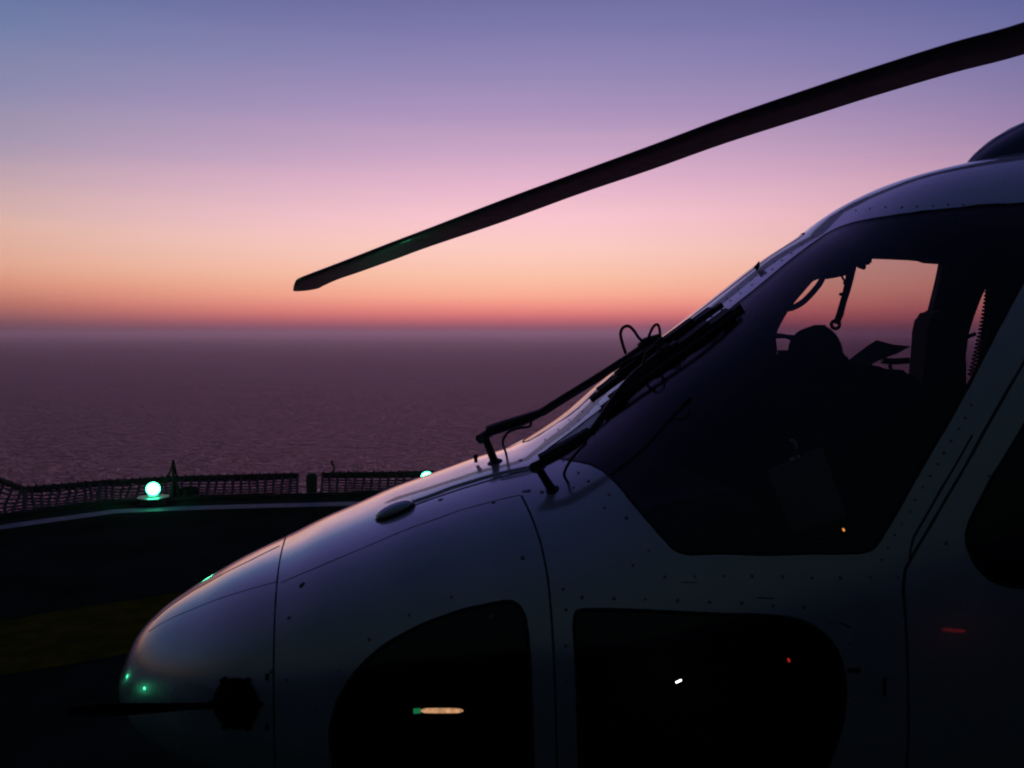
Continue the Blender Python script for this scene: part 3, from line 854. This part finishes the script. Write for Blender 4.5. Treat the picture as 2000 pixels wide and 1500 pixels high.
bm = bmesh.new()
a2 = Yg(1190, 778, 0.03); 
tube(bm, [Yg(1172, 806, 0.05), Yg(1250, 745, 0.06), Yg(1330, 690, 0.06), Yg(1400, 640, 0.05), Yg(1440, 608, 0.04)], 0.009, 6, 3)
obj('carrier', bm, M['black'], wn_)
bm = bmesh.new()
tube(bm, [wp(1109, 942, 0.0), P(1102, 926, yn - .02), P(1112, 903, yn - .03), P(1132, 878, yn - .02), P(1144, 866, yn - .01), P(1142, 855, yn - .01)], 0.0042, 8, 5)
obj('hose', bm, M['rubber'], wn_); bm = bmesh.new()
hl = ya_ + .09
tube(bm, [P(1256, 716, hl), P(1262, 690, hl), P(1280, 676, hl - .03), P(1296, 684, hl - .02), P(1302, 690, hl)], 0.0045, 8, 5)
obj('hose', bm, M['rubber'], wn_)

yf = hit(967, 904)[0].y
wf_ = wiper('far wiper standing out against the sea and sky')
bm = bmesh.new()
f0 = wp(967, 904, -0.01); k0 = P(948, 856, yf)
tube(bm, [f0, k0], [0.014, 0.012], 12); tube(bm, [P(937, 858, yf - .02), P(954, 846, yf + .02)], 0.016, 12)
lathe(bm, [(0.026, -0.012), (0.026, 0.004), (0.014, 0.012)], f0, Nrm(*hit(967, 904)[1]), 14)
obj('pivot', bm, M['black'], wf_)
bm = bmesh.new()
tube(bm, [P(952, 843, yf), P(985, 832, yf), P(1030, 817, yf + .01), P(1056, 806, yf + .02)], [0.018, 0.019, 0.017, 0.013], 8, 3)
tube(bm, [P(1050, 808, yf + .02), P(1100, 776, yf + .03), P(1162, 738, yf + .04), P(1215, 704, yf + .05), P(1256, 676, yf + .06)], 0.0095, 8, 3)
tube(bm, [P(1060, 811, yf + .0), P(1110, 779, yf + .01), P(1168, 743, yf + .02), P(1256, 684, yf + .04)], 0.005, 8, 3)
tube(bm, [P(1252, 680, yf + .06), P(1262, 668, yf + .06), P(1290, 658, yf + .07)], [0.018, 0.016, 0.012], 8)
obj('arm', bm, M['black'], wf_)
bm = bmesh.new()
ybl = yf + .06
wiper_blade(bm, P(1152, 778, ybl - .06), P(1408, 592, ybl + .03), 0.019, 0.016)
obj('blade', bm, M['rubber'], wf_)
bm = bmesh.new()
tube(bm, [wp(988, 884, 0.0), P(982, 864, yf - .02), P(992, 845, yf - .02), P(1014, 836, yf - .02), P(1034, 833, yf), P(1038, 822, yf)], 0.0042, 8, 5)
obj('hose', bm, M['rubber'], wf_); bm = bmesh.new()
tube(bm, [P(1222, 690, yf + .04), P(1216, 672, yf + .02), P(1212, 652, yf), P(1217, 640, yf), P(1228, 637, yf), P(1239, 647, yf + .02), P(1247, 659, yf + .04), P(1258, 669, yf + .06)], 0.0050, 8, 5)
tube(bm, [P(1264, 668, yf + .06), P(1270, 650, yf + .05), P(1277, 637, yf + .04), P(1284, 634, yf + .04), P(1288, 642, yf + .05), P(1290, 662, yf + .06)], 0.0048, 8, 5)
obj('hose', bm, M['rubber'], wf_)
# free-air thermometer / wire deflector tooth on the post
bm = bmesh.new()
p = P(1474, 524, hit(1476, 540)[0].y + 0.02) if hit(1476, 540) else P(1474, 524, 3.2)
q0 = hit(1480, 532)[0] if hit(1480, 532) else P(1478, 526, 3.2)
va = [bm.verts.new(P(x, y, q0.y + dy)) for dy in (0.0, 0.02) for x, y in ((1472, 522), (1483, 509), (1484, 520), (1479, 530))]
bm.faces.new(va[:4]); bm.faces.new(va[4:][::-1])
for k in range(4): bm.faces.new((va[k], va[4 + k], va[4 + (k + 1) % 4], va[(k + 1) % 4]))
obj('wire_cutter', bm, M['black'], HELI, smooth=False)
bm = bmesh.new()
yk = hit(935, 905)[0].y if hit(935, 905) else 2.8
tube(bm, [P(930, 903, yk), P(929, 896, yk)], 0.006, 8); sphere(bm, P(929, 892, yk), 0.009, seg=10)
obj('washer_jet', bm, M['black'], HELI)

# ------------------------------------------------------------------ engine cowling, mast, rotor
def HS(s, t, z): return ORG + AX * s + NX * t + UP * z
def centre_s(px, py):
    d = ray(px, py); k = (ORG - EYE).dot(NX) / d.dot(NX); p = EYE + d * k
    return (p - ORG).dot(AX), p.z
cow = [centre_s(*c) for c in [(1893, 316), (1908, 300), (1926, 283), (1960, 257), (2000, 234), (2080, 200), (2200, 166), (2400, 130), (2800, 100)]]
cow += [(6.0, cow[-1][1]), (6.6, cow[-1][1] - 0.12), (6.9, cow[-1][1] - 0.4)]
bm = bmesh.new(); rings = []
for i, (s, zt) in enumerate(cow):
    base = Tf(math.sqrt(min(s, 6.5))) - 0.25
    w = 0.50 * min(1, math.sqrt(max(0.02, (s - cow[0][0] + 0.02) / 0.9))) * (1 if s < 6 else (0.8 if s < 6.7 else 0.4))
    zt = zt - 0.01
    ring = []
    for k in range(25):
        a = math.pi * k / 24; c, sn = math.cos(a), math.sin(a); r_ = (abs(c) ** 2.6 + abs(sn) ** 2.6) ** (-1 / 2.6)
        ring.append(bm.verts.new(HS(s, w * r_ * c, base + max(zt - base, 0.02) * r_ * sn)))
    rings.append(ring)
for a, b in zip(rings, rings[1:]):
    for k in range(24): bm.faces.new((a[k], a[k + 1], b[k + 1], b[k]))
bm.faces.new(rings[0]); bm.faces.new(rings[-1])
bmesh.ops.recalc_face_normals(bm, faces=bm.faces)
obj('engine_cowling', bm, M['blue'], HELI)

HUB = Vector((3.04, 3.44, 3.42)); TIPX, TIPY = -1.75, 6.96
bm = bmesh.new()
lathe(bm, [(0.14, -0.75), (0.10, -0.4), (0.09, -0.08), (0.20, -0.05), (0.22, 0.0), (0.20, 0.05), (0.08, 0.08), (0.06, 0.16)], HUB)
obj('rotor_mast', bm, M['black'], HELI)
TOPE = [(572, 566), (579, 553), (597, 541), (700, 499), (850, 442), (1000, 384), (1200, 307), (1400, 232), (1600, 161), (1800, 99), (2000, 42)]
BOTE = [(574, 568), (596, 568), (624, 565), (700, 536), (850, 481), (1000, 425), (1200, 352), (1400, 285), (1600, 222), (1800, 163), (2000, 106)]
bdir = Vector((TIPX - HUB.x, TIPY - HUB.y, 0)).normalized(); bperp = Vector((bdir.y, -bdir.x, 0)); 
if bperp.y > 0: bperp = -bperp            # towards the camera
def on_blade_line(px, py, off):
    """meets the sight line with the upright plane that holds one edge of the blade"""
    d = ray(px, py); o = HUB + bperp * off; nn = bperp
    k = (o - EYE).dot(nn) / d.dot(nn); return EYE + d * k
def interp(tab, u, r):
    if u <= tab[0][0]: return tab[0][1]
    for (a, pa), (b, pb) in zip(tab, tab[1:]):
        if u <= b: return pa.lerp(pb, (u - a) / (b - a))
    return tab[-1][1]
CH = 0.19
te = [on_blade_line(x, y, CH) for x, y in TOPE]; be = [on_blade_line(x, y, -CH) for x, y in BOTE]
def ru(p): return (p - HUB).dot(bdir)
ttab = sorted([(ru(p), p) for p in te], key=lambda a: a[0]); btab = sorted([(ru(p), p) for p in be], key=lambda a: a[0])
R1 = max(ttab[-1][0], btab[-1][0]); r0 = max(ttab[0][0], btab[0][0])
AF = [(-1, 0.0), (-0.93, 0.5), (-0.7, 0.95), (-0.3, 0.9), (0.3, 0.5), (1, 0.03), (1, -0.03), (0.3, -0.38), (-0.3, -0.7), (-0.7, -0.75), (-0.93, -0.45)]
def edge_at(tab, u):
    # cubic smooth through table
    xs = [t[0] for t in tab]; u = min(max(u, xs[0]), xs[-1])
    return interp(tab, u, 0)
# z of both edges as a smooth function of radius
zt_f = pchip([t[0] for t in ttab if True], [t[1].z for t in ttab])
zb_f = pchip([t[0] for t in btab], [t[1].z for t in btab])
def station(u):
    uu = max(u, r0); zt = zt_f(uu); zb = zb_f(uu)
    if u < r0:
        k = (r0 - u) / r0; zt = zt * (1 - k) + (HUB.z + 0.02) * k; zb = zb * (1 - k) + (HUB.z - 0.02) * k
    A_ = HUB + bdir * u + bperp * CH; B_ = HUB + bdir * u - bperp * CH
    A_.z = zt; B_.z = zb
    return A_, B_
uA = max(t[0] for t in ttab); uB = max(t[0] for t in btab)
PAIR = [((572.5, 566), (574, 568.5)), ((574, 557), (580, 569)), ((579, 546.5), (600, 567.5)), ((590, 541), (621, 563.5)), ((600, 537), (630, 559)), ((640, 522), (659, 546)), ((692, 502), (700, 532)),
        ((765, 473.5), (770, 507)), ((838, 446), (838, 482)), ((983, 390), (983, 433)), ((1128, 337), (1128, 380)), ((1273, 284), (1273, 331)), ((1419, 229), (1419, 279)),
        ((1600, 167), (1600, 221.5)), ((1709, 131), (1709, 187)), ((1855, 85), (1855, 144)), ((2000, 44), (2000, 106))]
def blade_mesh():
    bm = bmesh.new(); sec = []
    for (a, b) in PAIR:
        w = CH * (0.3 if a[0] < 574 else 0.55 if a[0] < 576 else 0.8 if a[0] < 580 else 1.0)
        sec.append((on_blade_line(*a, w), on_blade_line(*b, -w)))
    A_, B_ = station(0.6); sec.append((A_, B_))
    As = smooth_path([q[0] for q in sec], 5); Bs = smooth_path([q[1] for q in sec], 5)
    rr = []
    for A_, B_ in zip(As, Bs):
        c = (B_ - A_) / 2; m = (A_ + B_) / 2; up = bdir.cross(c).normalized(); up = up if up.z > 0 else -up
        th = min(0.017, c.length * 0.12)
        rr.append([bm.verts.new(m + c * x + up * y * th) for x, y in AF])
    for a, b in zip(rr, rr[1:]):
        for k in range(len(AF)): bm.faces.new((a[k], a[(k + 1) % len(AF)], b[(k + 1) % len(AF)], b[k]))
    bm.faces.new(rr[0]); bm.faces.new(rr[-1]); bmesh.ops.recalc_face_normals(bm, faces=bm.faces)
    return bm
bl = obj('rotor_blade', blade_mesh(), M['blade'], HELI)
bm = bmesh.new()
A_, B_ = station(0.6); tube(bm, [HUB + bdir * 0.15, (A_ + B_) / 2 + bdir * 0.1], [0.05, 0.045], 10)
obj('root_cuff', bm, M['black'], bl)
for k in (2, 3):
    c = bl.copy(); COL.objects.link(c)
    c.matrix_parent_inverse = bl.matrix_parent_inverse.copy()
    rot = Matrix.Translation(HUB) @ Matrix.Rotation(rad(90 * k), 4, 'Z') @ Matrix.Translation(-HUB)
    loc, q, _ = rot.decompose(); c.location = loc; c.rotation_euler = q.to_euler()
    for ch in [o for o in bl.children if o is not c]:
        g = ch.copy(); COL.objects.link(g); g.parent = c; g.matrix_parent_inverse = ch.matrix_parent_inverse.copy()

# tail, wheels: behind and below the picture, so that the machine stands as it should
bm = bmesh.new()
tube(bm, [HS(5.9, 0, 1.75), HS(7.5, 0, 1.85), HS(9.5, 0, 1.95), HS(11.0, 0, 2.0)], [0.42, 0.32, 0.24, 0.2], 24)
obj('tail_boom', bm, M['white'], HELI)
bm = bmesh.new()
va = [bm.verts.new(HS(s, 0.07, z)) for s, z in ((10.2, 1.7), (11.5, 1.5), (12.2, 3.6), (11.5, 3.7))]
vb = [bm.verts.new(HS(s, -0.07, z)) for s, z in ((10.2, 1.7), (11.5, 1.5), (12.2, 3.6), (11.5, 3.7))]
bm.faces.new(va); bm.faces.new(vb[::-1])
for k in range(4): bm.faces.new((va[k], vb[k], vb[(k + 1) % 4], va[(k + 1) % 4]))
bmesh.ops.recalc_face_normals(bm, faces=bm.faces); bmesh.ops.bevel(bm, geom=bm.edges[:], offset=0.03, segments=2, affect='EDGES')
obj('tail_fin', bm, M['white'], HELI)
def gear(s, t, r, name):
    bm = bmesh.new(); tube(bm, [HS(s - 0.05, t * 0.8, 0.6), HS(s, t, r)], 0.035, 12)
    g = obj(name, bm, M['steel'], HELI)
    for dt in (-0.09, 0.09):
        bm = bmesh.new(); c = HS(s, t + dt - 0.05, r)
        lathe(bm, [(r * 0.55, 0), (r * 0.9, 0.0), (r, 0.025), (r, 0.075), (r * 0.9, 0.1), (r * 0.55, 0.1)], c, NX, 28)
        obj('wheel', bm, M['rubber'], g)
gear(1.55, 0, 0.2, 'nose_gear'); gear(5.4, 0.75, 0.25, 'main_gear'); gear(5.4, -0.75, 0.25, 'main_gear')

# ------------------------------------------------------------------ cockpit
# added sheet behind the far windshield that blocks the sky light
far_q = [p for p in wind_far]
bm = bmesh.new(); g = []
q0 = min(p[0] for p in far_q) - 0.01; q1 = max(p[0] for p in far_q) + 0.02
a0 = math.pi / 2 + 0.04; a1 = max(p[1] for p in far_q) + 0.05
for i in range(31):
    row = []
    for j in range(31):
        q = q0 + (q1 - q0) * i / 30; a = a0 + (a1 - a0) * j / 30
        row.append(bm.verts.new(S(q, a) - Nrm(q, a) * (0.055 + 0.006 * math.sin(j * 1.1))))
    g.append(row)
for i in range(30):
    for j in range(30): bm.faces.new((g[i][j], g[i][j + 1], g[i + 1][j + 1], g[i + 1][j]))
obj('sky_light_block', bm, M['fabric'], HELI)
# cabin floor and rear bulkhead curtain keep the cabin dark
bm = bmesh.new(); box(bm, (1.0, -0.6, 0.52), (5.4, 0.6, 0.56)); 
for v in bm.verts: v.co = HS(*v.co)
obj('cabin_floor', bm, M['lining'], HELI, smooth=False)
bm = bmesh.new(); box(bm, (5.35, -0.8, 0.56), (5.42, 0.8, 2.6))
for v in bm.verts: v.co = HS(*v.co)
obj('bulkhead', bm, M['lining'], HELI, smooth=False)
bm = bmesh.new(); box(bm, (0.45, -0.012, 0.45), (2.6, 0.012, 1.16))  # added upright panel that stops deck light showing through the chin windows
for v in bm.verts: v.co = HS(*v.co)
obj('chin_light_block', bm, M['lining'], HELI, smooth=False)
# instrument panel with its hood
bm = bmesh.new()
prof = [(1.35, 1.30), (1.50, 1.42), (1.75, 1.46), (1.86, 1.42), (1.84, 1.36), (1.80, 0.95), (1.70, 0.56), (1.35, 0.56)]
va = [bm.verts.new(HS(s, 0.55, z)) for s, z in prof]; vb = [bm.verts.new(HS(s, -0.55, z)) for s, z in prof]
bm.faces.new(va); bm.faces.new(vb[::-1])
for k in range(len(prof)): bm.faces.new((va[k], vb[k], vb[(k + 1) % len(prof)], va[(k + 1) % len(prof)]))
bmesh.ops.recalc_face_normals(bm, faces=bm.faces); bmesh.ops.bevel(bm, geom=bm.edges[:], offset=0.02, segments=2, affect='EDGES')
obj('instrument_panel', bm, M['lining'], HELI)
bm = bmesh.new(); box(bm, (1.9, -0.16, 0.56), (2.9, 0.16, 0.95), bev=0.03)
for v in bm.verts: v.co = HS(*v.co)
obj('centre_console', bm, M['lining'], HELI)
def seat(t, s=2.95, dz=0.0, hy=0.0):
    e = empty('pilot_seat', ORG, None, None); e.parent = HELI; e.location = (0, 0, 0)
    def hb(lo, hi, bev, tilt=0, piv=None):
        bm = bmesh.new(); box(bm, lo, hi, bev=bev)
        for v in bm.verts:
            c = v.co.copy()
            if tilt: 
                dx, dz_ = c.x - piv[0], c.z - piv[1]
                c.x = piv[0] + dx * math.cos(tilt) + dz_ * math.sin(tilt); c.z = piv[1] - dx * math.sin(tilt) + dz_ * math.cos(tilt)
            v.co = HS(*c)
        return bm
    obj('seat', hb((s - 0.45, t - 0.23, 0.86 + dz), (s + 0.05, t + 0.23, 0.98 + dz), 0.05), M['fabric'], e)
    obj('backrest', hb((s, t - 0.23, 0.95 + dz), (s + 0.12, t + 0.23, 1.58 + dz), 0.05, rad(8), (s, 0.95)), M['fabric'], e)
    obj('headrest', hb((s + 0.02, t - 0.12, 1.60 + dz), (s + 0.12, t + 0.12, 1.86 + dz), 0.045, rad(8), (s, 0.95)), M['fabric'], e)
    obj('pedestal', hb((s - 0.35, t - 0.15, 0.56), (s, t + 0.15, 0.87 + dz), 0.02), M['black'], e)
    return e
seat(-0.42, 2.92, -0.22); seat(0.36, 3.05, -0.3)

# things silhouetted against the far window, each at its place in the cockpit
YC = 3.35
def depth_px(s, t):    # depth of a helicopter position
    return (ORG + AX * s + NX * t).y
bm = bmesh.new()   # headrest of the far seat and its rounded shoulder
slab_px(bm, [(1752, 850), (1754, 790), (1770, 745), (1776, 690), (1779, 640), (1786, 618), (1800, 607), (1815, 606), (1826, 612), (1840, 640), (1852, 700), (1852, 850)], 3.45, 3.3, 0.03)
obj('far_seat_back', bm, M['fabric'], HELI)
# far door pillar trim
bm = bmesh.new()
slab_px(bm, [(1846, 505), (1838, 545), (1822, 610), (1800, 680), (1780, 760), (1872, 760), (1884, 690), (1890, 650), (1906, 595), (1930, 540), (1945, 505)], 3.62, 3.68, 0.008)
obj('door_pillar', bm, M['lining'], HELI)
# roof lining edge above the opening
bm = bmesh.new()
slab_px(bm, [(1592, 512), (1572, 552), (1588, 545), (1612, 546), (1640, 540), (1655, 522), (1682, 520), (1684, 502), (1700, 506), (1790, 509), (1796, 514), (1850, 518), (1990, 520), (1990, 445), (1660, 474)], 3.3, 3.2, 0.006)
obj('overhead_panel', bm, M['lining'], HELI)
# handle knob
bm = bmesh.new()
Y = 3.18
tube(bm, [P(1664, 500, Y), P(1676, 515, Y), P(1687, 521, Y), P(1690, 522, Y)], [0.010, 0.013, 0.011, 0.008], 10, 3)
tube(bm, [P(1667, 505, Y), P(1660, 540, Y), P(1653, 570, Y), P(1647, 590, Y), P(1640, 615, Y), P(1633, 632, Y)], [0.017, 0.015, 0.013, 0.012, 0.013, 0.011], 10, 3)
lathe(bm, [(0.016, -0.006), (0.019, 0), (0.016, 0.006)], P(1649, 574, Y), Vector((0.1, 0, -1)), 12)
lathe(bm, [(0.013, -0.006), (0.018, 0), (0.013, 0.006)], P(1656, 552, Y), Vector((0.1, 0, -1)), 12)
ring = [P(1632 + 8 * math.cos(a * math.pi / 8), 634 + 8 * math.sin(a * math.pi / 8), Y) for a in range(17)]
tube(bm, ring, 0.0065, 8)
tube(bm, [P(1636, 534, Y), P(1644, 540, Y), P(1651, 552, Y)], 0.004, 8, 3)
obj('overhead_lever', bm, M['black'], HELI)
# curved grab handle near the far post
bm = bmesh.new()
Y = 3.22
tube(bm, [P(1530, 604, Y), P(1548, 601, Y), P(1568, 590, Y), P(1588, 570, Y), P(1602, 552, Y), P(1608, 538, Y)], 0.011, 10, 4)
tube(bm, [P(1544, 597, Y), P(1550, 584, Y), P(1566, 564, Y), P(1588, 546, Y), P(1604, 538, Y)], 0.005, 8, 4)
obj('grab_handle', bm, M['lining'], HELI)
# dark trim that rounds the front of the opening
bm = bmesh.new()
slab_px(bm, [(1485, 610), (1530, 552), (1600, 512), (1606, 536), (1585, 545), (1560, 562), (1545, 582), (1538, 600), (1528, 618), (1520, 640), (1516, 660), (1520, 690), (1480, 720)], 3.26, 3.3, 0.005)
obj('door_post_trim', bm, M['lining'], HELI)
# helmet on the glareshield
HE = empty('flight_helmet', (0, 0, 0), 'dark rounded flight helmet lying in the cockpit behind the side glass', 'helmet')
hc = P(1592, 688, 3.0); HE.location = (hc.x, hc.y, hc.z - 0.09)
bm = bmesh.new(); sphere(bm, hc, 0.088, 0.105, 0.093, 32)
for v in bm.verts:
    d = v.co - hc
    if d.z < -0.03: v.co.x += d.x * 0.12
    if d.x > 0.03 and d.z < 0: v.co.x += 0.02
    v.co.z += 0.003 * math.sin(d.x * 60) * (1 if d.z > 0 else 0)
box(bm, (hc.x - 0.01, hc.y - 0.03, hc.z + 0.07), (hc.x + 0.035, hc.y + 0.03, hc.z + 0.094), bev=0.008)
obj('shell', bm, M['black'], HE)
bm = bmesh.new()
tube(bm, [P(1552, 662, 2.95), P(1535, 657, 2.95), P(1515, 656, 2.95), P(1482, 658, 2.95)], [0.013, 0.007, 0.010, 0.008], 10, 3)
obj('microphone_boom', bm, M['black'], HE)
bm = bmesh.new(); lathe(bm, [(0.05, 0), (0.052, 0.012), (0.04, 0.024)], hc + Vector((0.0, -0.10, -0.02)), Vector((0, -1, 0)), 24)
obj('ear_cup', bm, M['rubber'], HE)
# equipment bulk under the helmet
bm = bmesh.new()
slab_px(bm, [(1470, 900), (1490, 740), (1506, 684), (1545, 683), (1560, 700), (1640, 700), (1665, 715), (1720, 718), (1745, 745), (1760, 790), (1760, 900)], 3.2, 2.95, 0.02)
obj('glareshield', bm, M['lining'], HELI)
# open chart
bm = bmesh.new()
def sheet(pts, th):
    vs_ = [P(*p) for p in pts]; a = [bm.verts.new(v) for v in vs_]; b = [bm.verts.new(v + Vector((0, th, -th))) for v in vs_]
    bm.faces.new(a); bm.faces.new(b[::-1]); n = len(a)
    for k in range(n): bm.faces.new((a[k], b[k], b[(k + 1) % n], a[(k + 1) % n]))
sheet([(1655, 705, 2.95), (1690, 678, 2.98), (1712, 664, 3.05), (1722, 700, 3.0), (1690, 716, 2.95)], 0.004)
sheet([(1712, 664, 3.05), (1745, 673, 3.1), (1778, 676, 3.2), (1750, 690, 3.1), (1722, 700, 3.0)], 0.004)
bmesh.ops.recalc_face_normals(bm, faces=bm.faces)
tag(obj('folded_chart', bm, M['paper'], smooth=False), 'folded dim grey chart propped behind the helmet in the cockpit', 'chart')
# control column and collective sticks seen low in the opening
bm = bmesh.new()
tube(bm, [P(1722, 704, 3.3), P(1745, 706, 3.3), P(1775, 704, 3.3)], 0.012, 8, 3)
tube(bm, [P(1745, 760, 3.3), P(1742, 735, 3.3), P(1738, 712, 3.3)], 0.007, 8, 3)
obj('control_stick', bm, M['black'], HELI)
# coiled intercom cord hanging by the cabin window
bm = bmesh.new(); pts = []
turns = 26
for k in range(turns * 8 + 1):
    u = k / (turns * 8); x = 1932 - 2 * u - 34 * u ** 1.5; y = 545 + 190 * u
    a = 2 * math.pi * k / 8; c = P(x, y, 3.45); pts.append(c + Vector((math.cos(a) * 0.012, math.sin(a) * 0.012, 0)))
tube(bm, pts, 0.0035, 5)
obj('coiled_cord', bm, M['rubber'], HELI)
bm = bmesh.new()
tube(bm, [P(1882, 720, 3.45), P(1884, 690, 3.45), P(1888, 655, 3.45), P(1880, 645, 3.45)], 0.006, 6, 3)
tube(bm, [P(1860, 675, 3.45), P(1885, 660, 3.45), P(1905, 652, 3.45)], 0.009, 6, 3)
obj('harness_strap', bm, M['rubber'], HELI)
# trim on the right of the cabin window
bm = bmesh.new()
slab_px(bm, [(1940, 500), (1937, 560), (1934, 610), (1928, 660), (1918, 720), (1905, 790), (2040, 790), (2040, 500)], 3.5, 3.55, 0.004)
obj('cabin_trim', bm, M['lining'], HELI)
# clipboard leaning inside the near glass
CB = empty('clipboard', (0, 0, 0), 'dim grey clipboard with a metal clip leaning inside the side glass of the cockpit', 'clipboard')
yb_ = 2.52
a_ = P(1502, 916, yb_); CB.location = a_
bm = bmesh.new()
va = [bm.verts.new(P(*p)) for p in ((1500, 920, yb_), (1606, 874, yb_ + 0.02), (1655, 1010, yb_ + 0.10), (1548, 1040, yb_ + 0.09))]
vb = [bm.verts.new(v.co + Vector((0, 0.006, 0))) for v in va]
bm.faces.new(va); bm.faces.new(vb[::-1])
for k in range(4): bm.faces.new((va[k], vb[k], vb[(k + 1) % 4], va[(k + 1) % 4]))
bmesh.ops.recalc_face_normals(bm, faces=bm.faces)
obj('board', bm, paint('pale_board', (0.35, 0.40, 0.42), 0.5), CB, smooth=False)
bm = bmesh.new()
tube(bm, [P(1543, 901, yb_ - .005), P(1562, 893, yb_ - .005)], 0.008, 10)
tube(bm, [P(1553, 893, yb_ - .01), P(1556, 878, yb_ - .015), P(1550, 862, yb_ - .01), P(1543, 862, yb_ - .01)], 0.005, 8, 3)
obj('clip', bm, paint('bright_clip_metal', (0.6, 0.58, 0.55), 0.3, 0, 0.1, 0, 20, 0.9), CB)
# glowing pieces added inside the cabin, standing in for mirrored ship lights
def lit(name, pts, r, mat, Y=None):
    Y = (hit(*pts[0])[0].y + Y)
    bm = bmesh.new(); tube(bm, [P(x, y, Y) for x, y in pts], r, 10); return obj(name, bm, M[mat], HELI)
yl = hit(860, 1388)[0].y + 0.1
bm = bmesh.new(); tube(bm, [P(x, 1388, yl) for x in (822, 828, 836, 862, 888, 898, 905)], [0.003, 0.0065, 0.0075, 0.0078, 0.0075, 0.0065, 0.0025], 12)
_m = M['glint_warm']; _t = _m.node_tree
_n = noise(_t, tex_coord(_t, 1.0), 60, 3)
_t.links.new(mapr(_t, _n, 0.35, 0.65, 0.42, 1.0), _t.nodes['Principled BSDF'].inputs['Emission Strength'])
obj('strip_glint', bm, _m, HELI)
M['glint_green'] = emit('green_glint_glow', (0.05, 1.0, 0.35), 0.18)
def soften(m, lo, hi):      # glint glow: bright where seen square on, faded at its rim
    t = m.node_tree; lw = t.nodes.new('ShaderNodeLayerWeight'); lw.inputs[0].default_value = 0.5
    old = t.nodes['Principled BSDF'].inputs['Emission Strength']; v = mapr(t, lw.outputs['Facing'], 0.15, 0.9, hi, lo)
    if old.is_linked:
        src = old.links[0].from_socket; mm = t.nodes.new('ShaderNodeMath'); mm.operation = 'MULTIPLY'
        t.links.new(src, mm.inputs[0]); t.links.new(v, mm.inputs[1]); t.links.new(mm.outputs[0], old)
    else: t.links.new(v, old)
soften(M['glint_warm'], 0.03, 1.0); soften(M['glint_green'], 0.01, 0.2); soften(M['glint_white'], 0.02, 7.0); soften(M['glint_red'], 0.01, 0.5); soften(M['glint_amber'], 0.02, 1.4)
lit('strip_glint_end', [(808, 1389), (822, 1388)], 0.008, 'glint_green', 0.10)
lit('white_glint', [(1320, 1333), (1325, 1331), (1331, 1328)], 0.0025, 'glint_white', 0.07)
lit('red_glint', [(1538, 1290), (1542, 1289)], 0.006, 'glint_red', 0.07)
lit('amber_glint', [(1646, 1032), (1649, 1037)], 0.003, 'glint_amber', 0.06)
bm = bmesh.new(); yr = hit(1378, 1300)[0].y + 0.1; tube(bm, [P(1378, 1230, yr), P(1374, 1380, yr)], 0.003, 8)
obj('cabin_rod', bm, M['steel'], HELI)

# small red marker lamp standing on the deck behind the photographer; the door paint mirrors it
e = empty('marker_lamp', (3.93, -1.1, 0), 'small red marker lamp on the deck behind the camera, mirrored in the door paint', 'lamp')
bm = bmesh.new(); box(bm, (3.74, -1.16, 0.0), (4.10, -1.09, 0.15), bev=0.01); obj('housing', bm, M['black'], e)
M['marker_red'] = emit('marker_red_glow', (1.0, 0.03, 0.03), 0.4)
bm = bmesh.new(); tube(bm, [(3.76, -1.1, 0.25), (3.80, -1.1, 0.24), (4.04, -1.1, 0.17), (4.08, -1.1, 0.16)], [0.008, 0.02, 0.02, 0.008], 12); obj('lens', bm, M['marker_red'], e)
# ------------------------------------------------------------------ sea haze: one closed box of even air
m = bpy.data.materials.new('dusk_haze'); m.use_nodes = True; nt = m.node_tree; nt.nodes.clear()
o_ = nt.nodes.new('ShaderNodeOutputMaterial'); v_ = nt.nodes.new('ShaderNodeVolumePrincipled')
v_.inputs['Color'].default_value = (0.90, 0.76, 1.0, 1); v_.inputs['Density'].default_value = 0.0011; v_.inputs['Anisotropy'].default_value = 0.82
nt.links.new(v_.outputs[0], o_.inputs['Volume'])
bm = bmesh.new(); box(bm, (-31000, -31000, -8.5), (31000, 31000, 4.6))
tag(obj('haze', bm, m, smooth=False), kind='stuff')
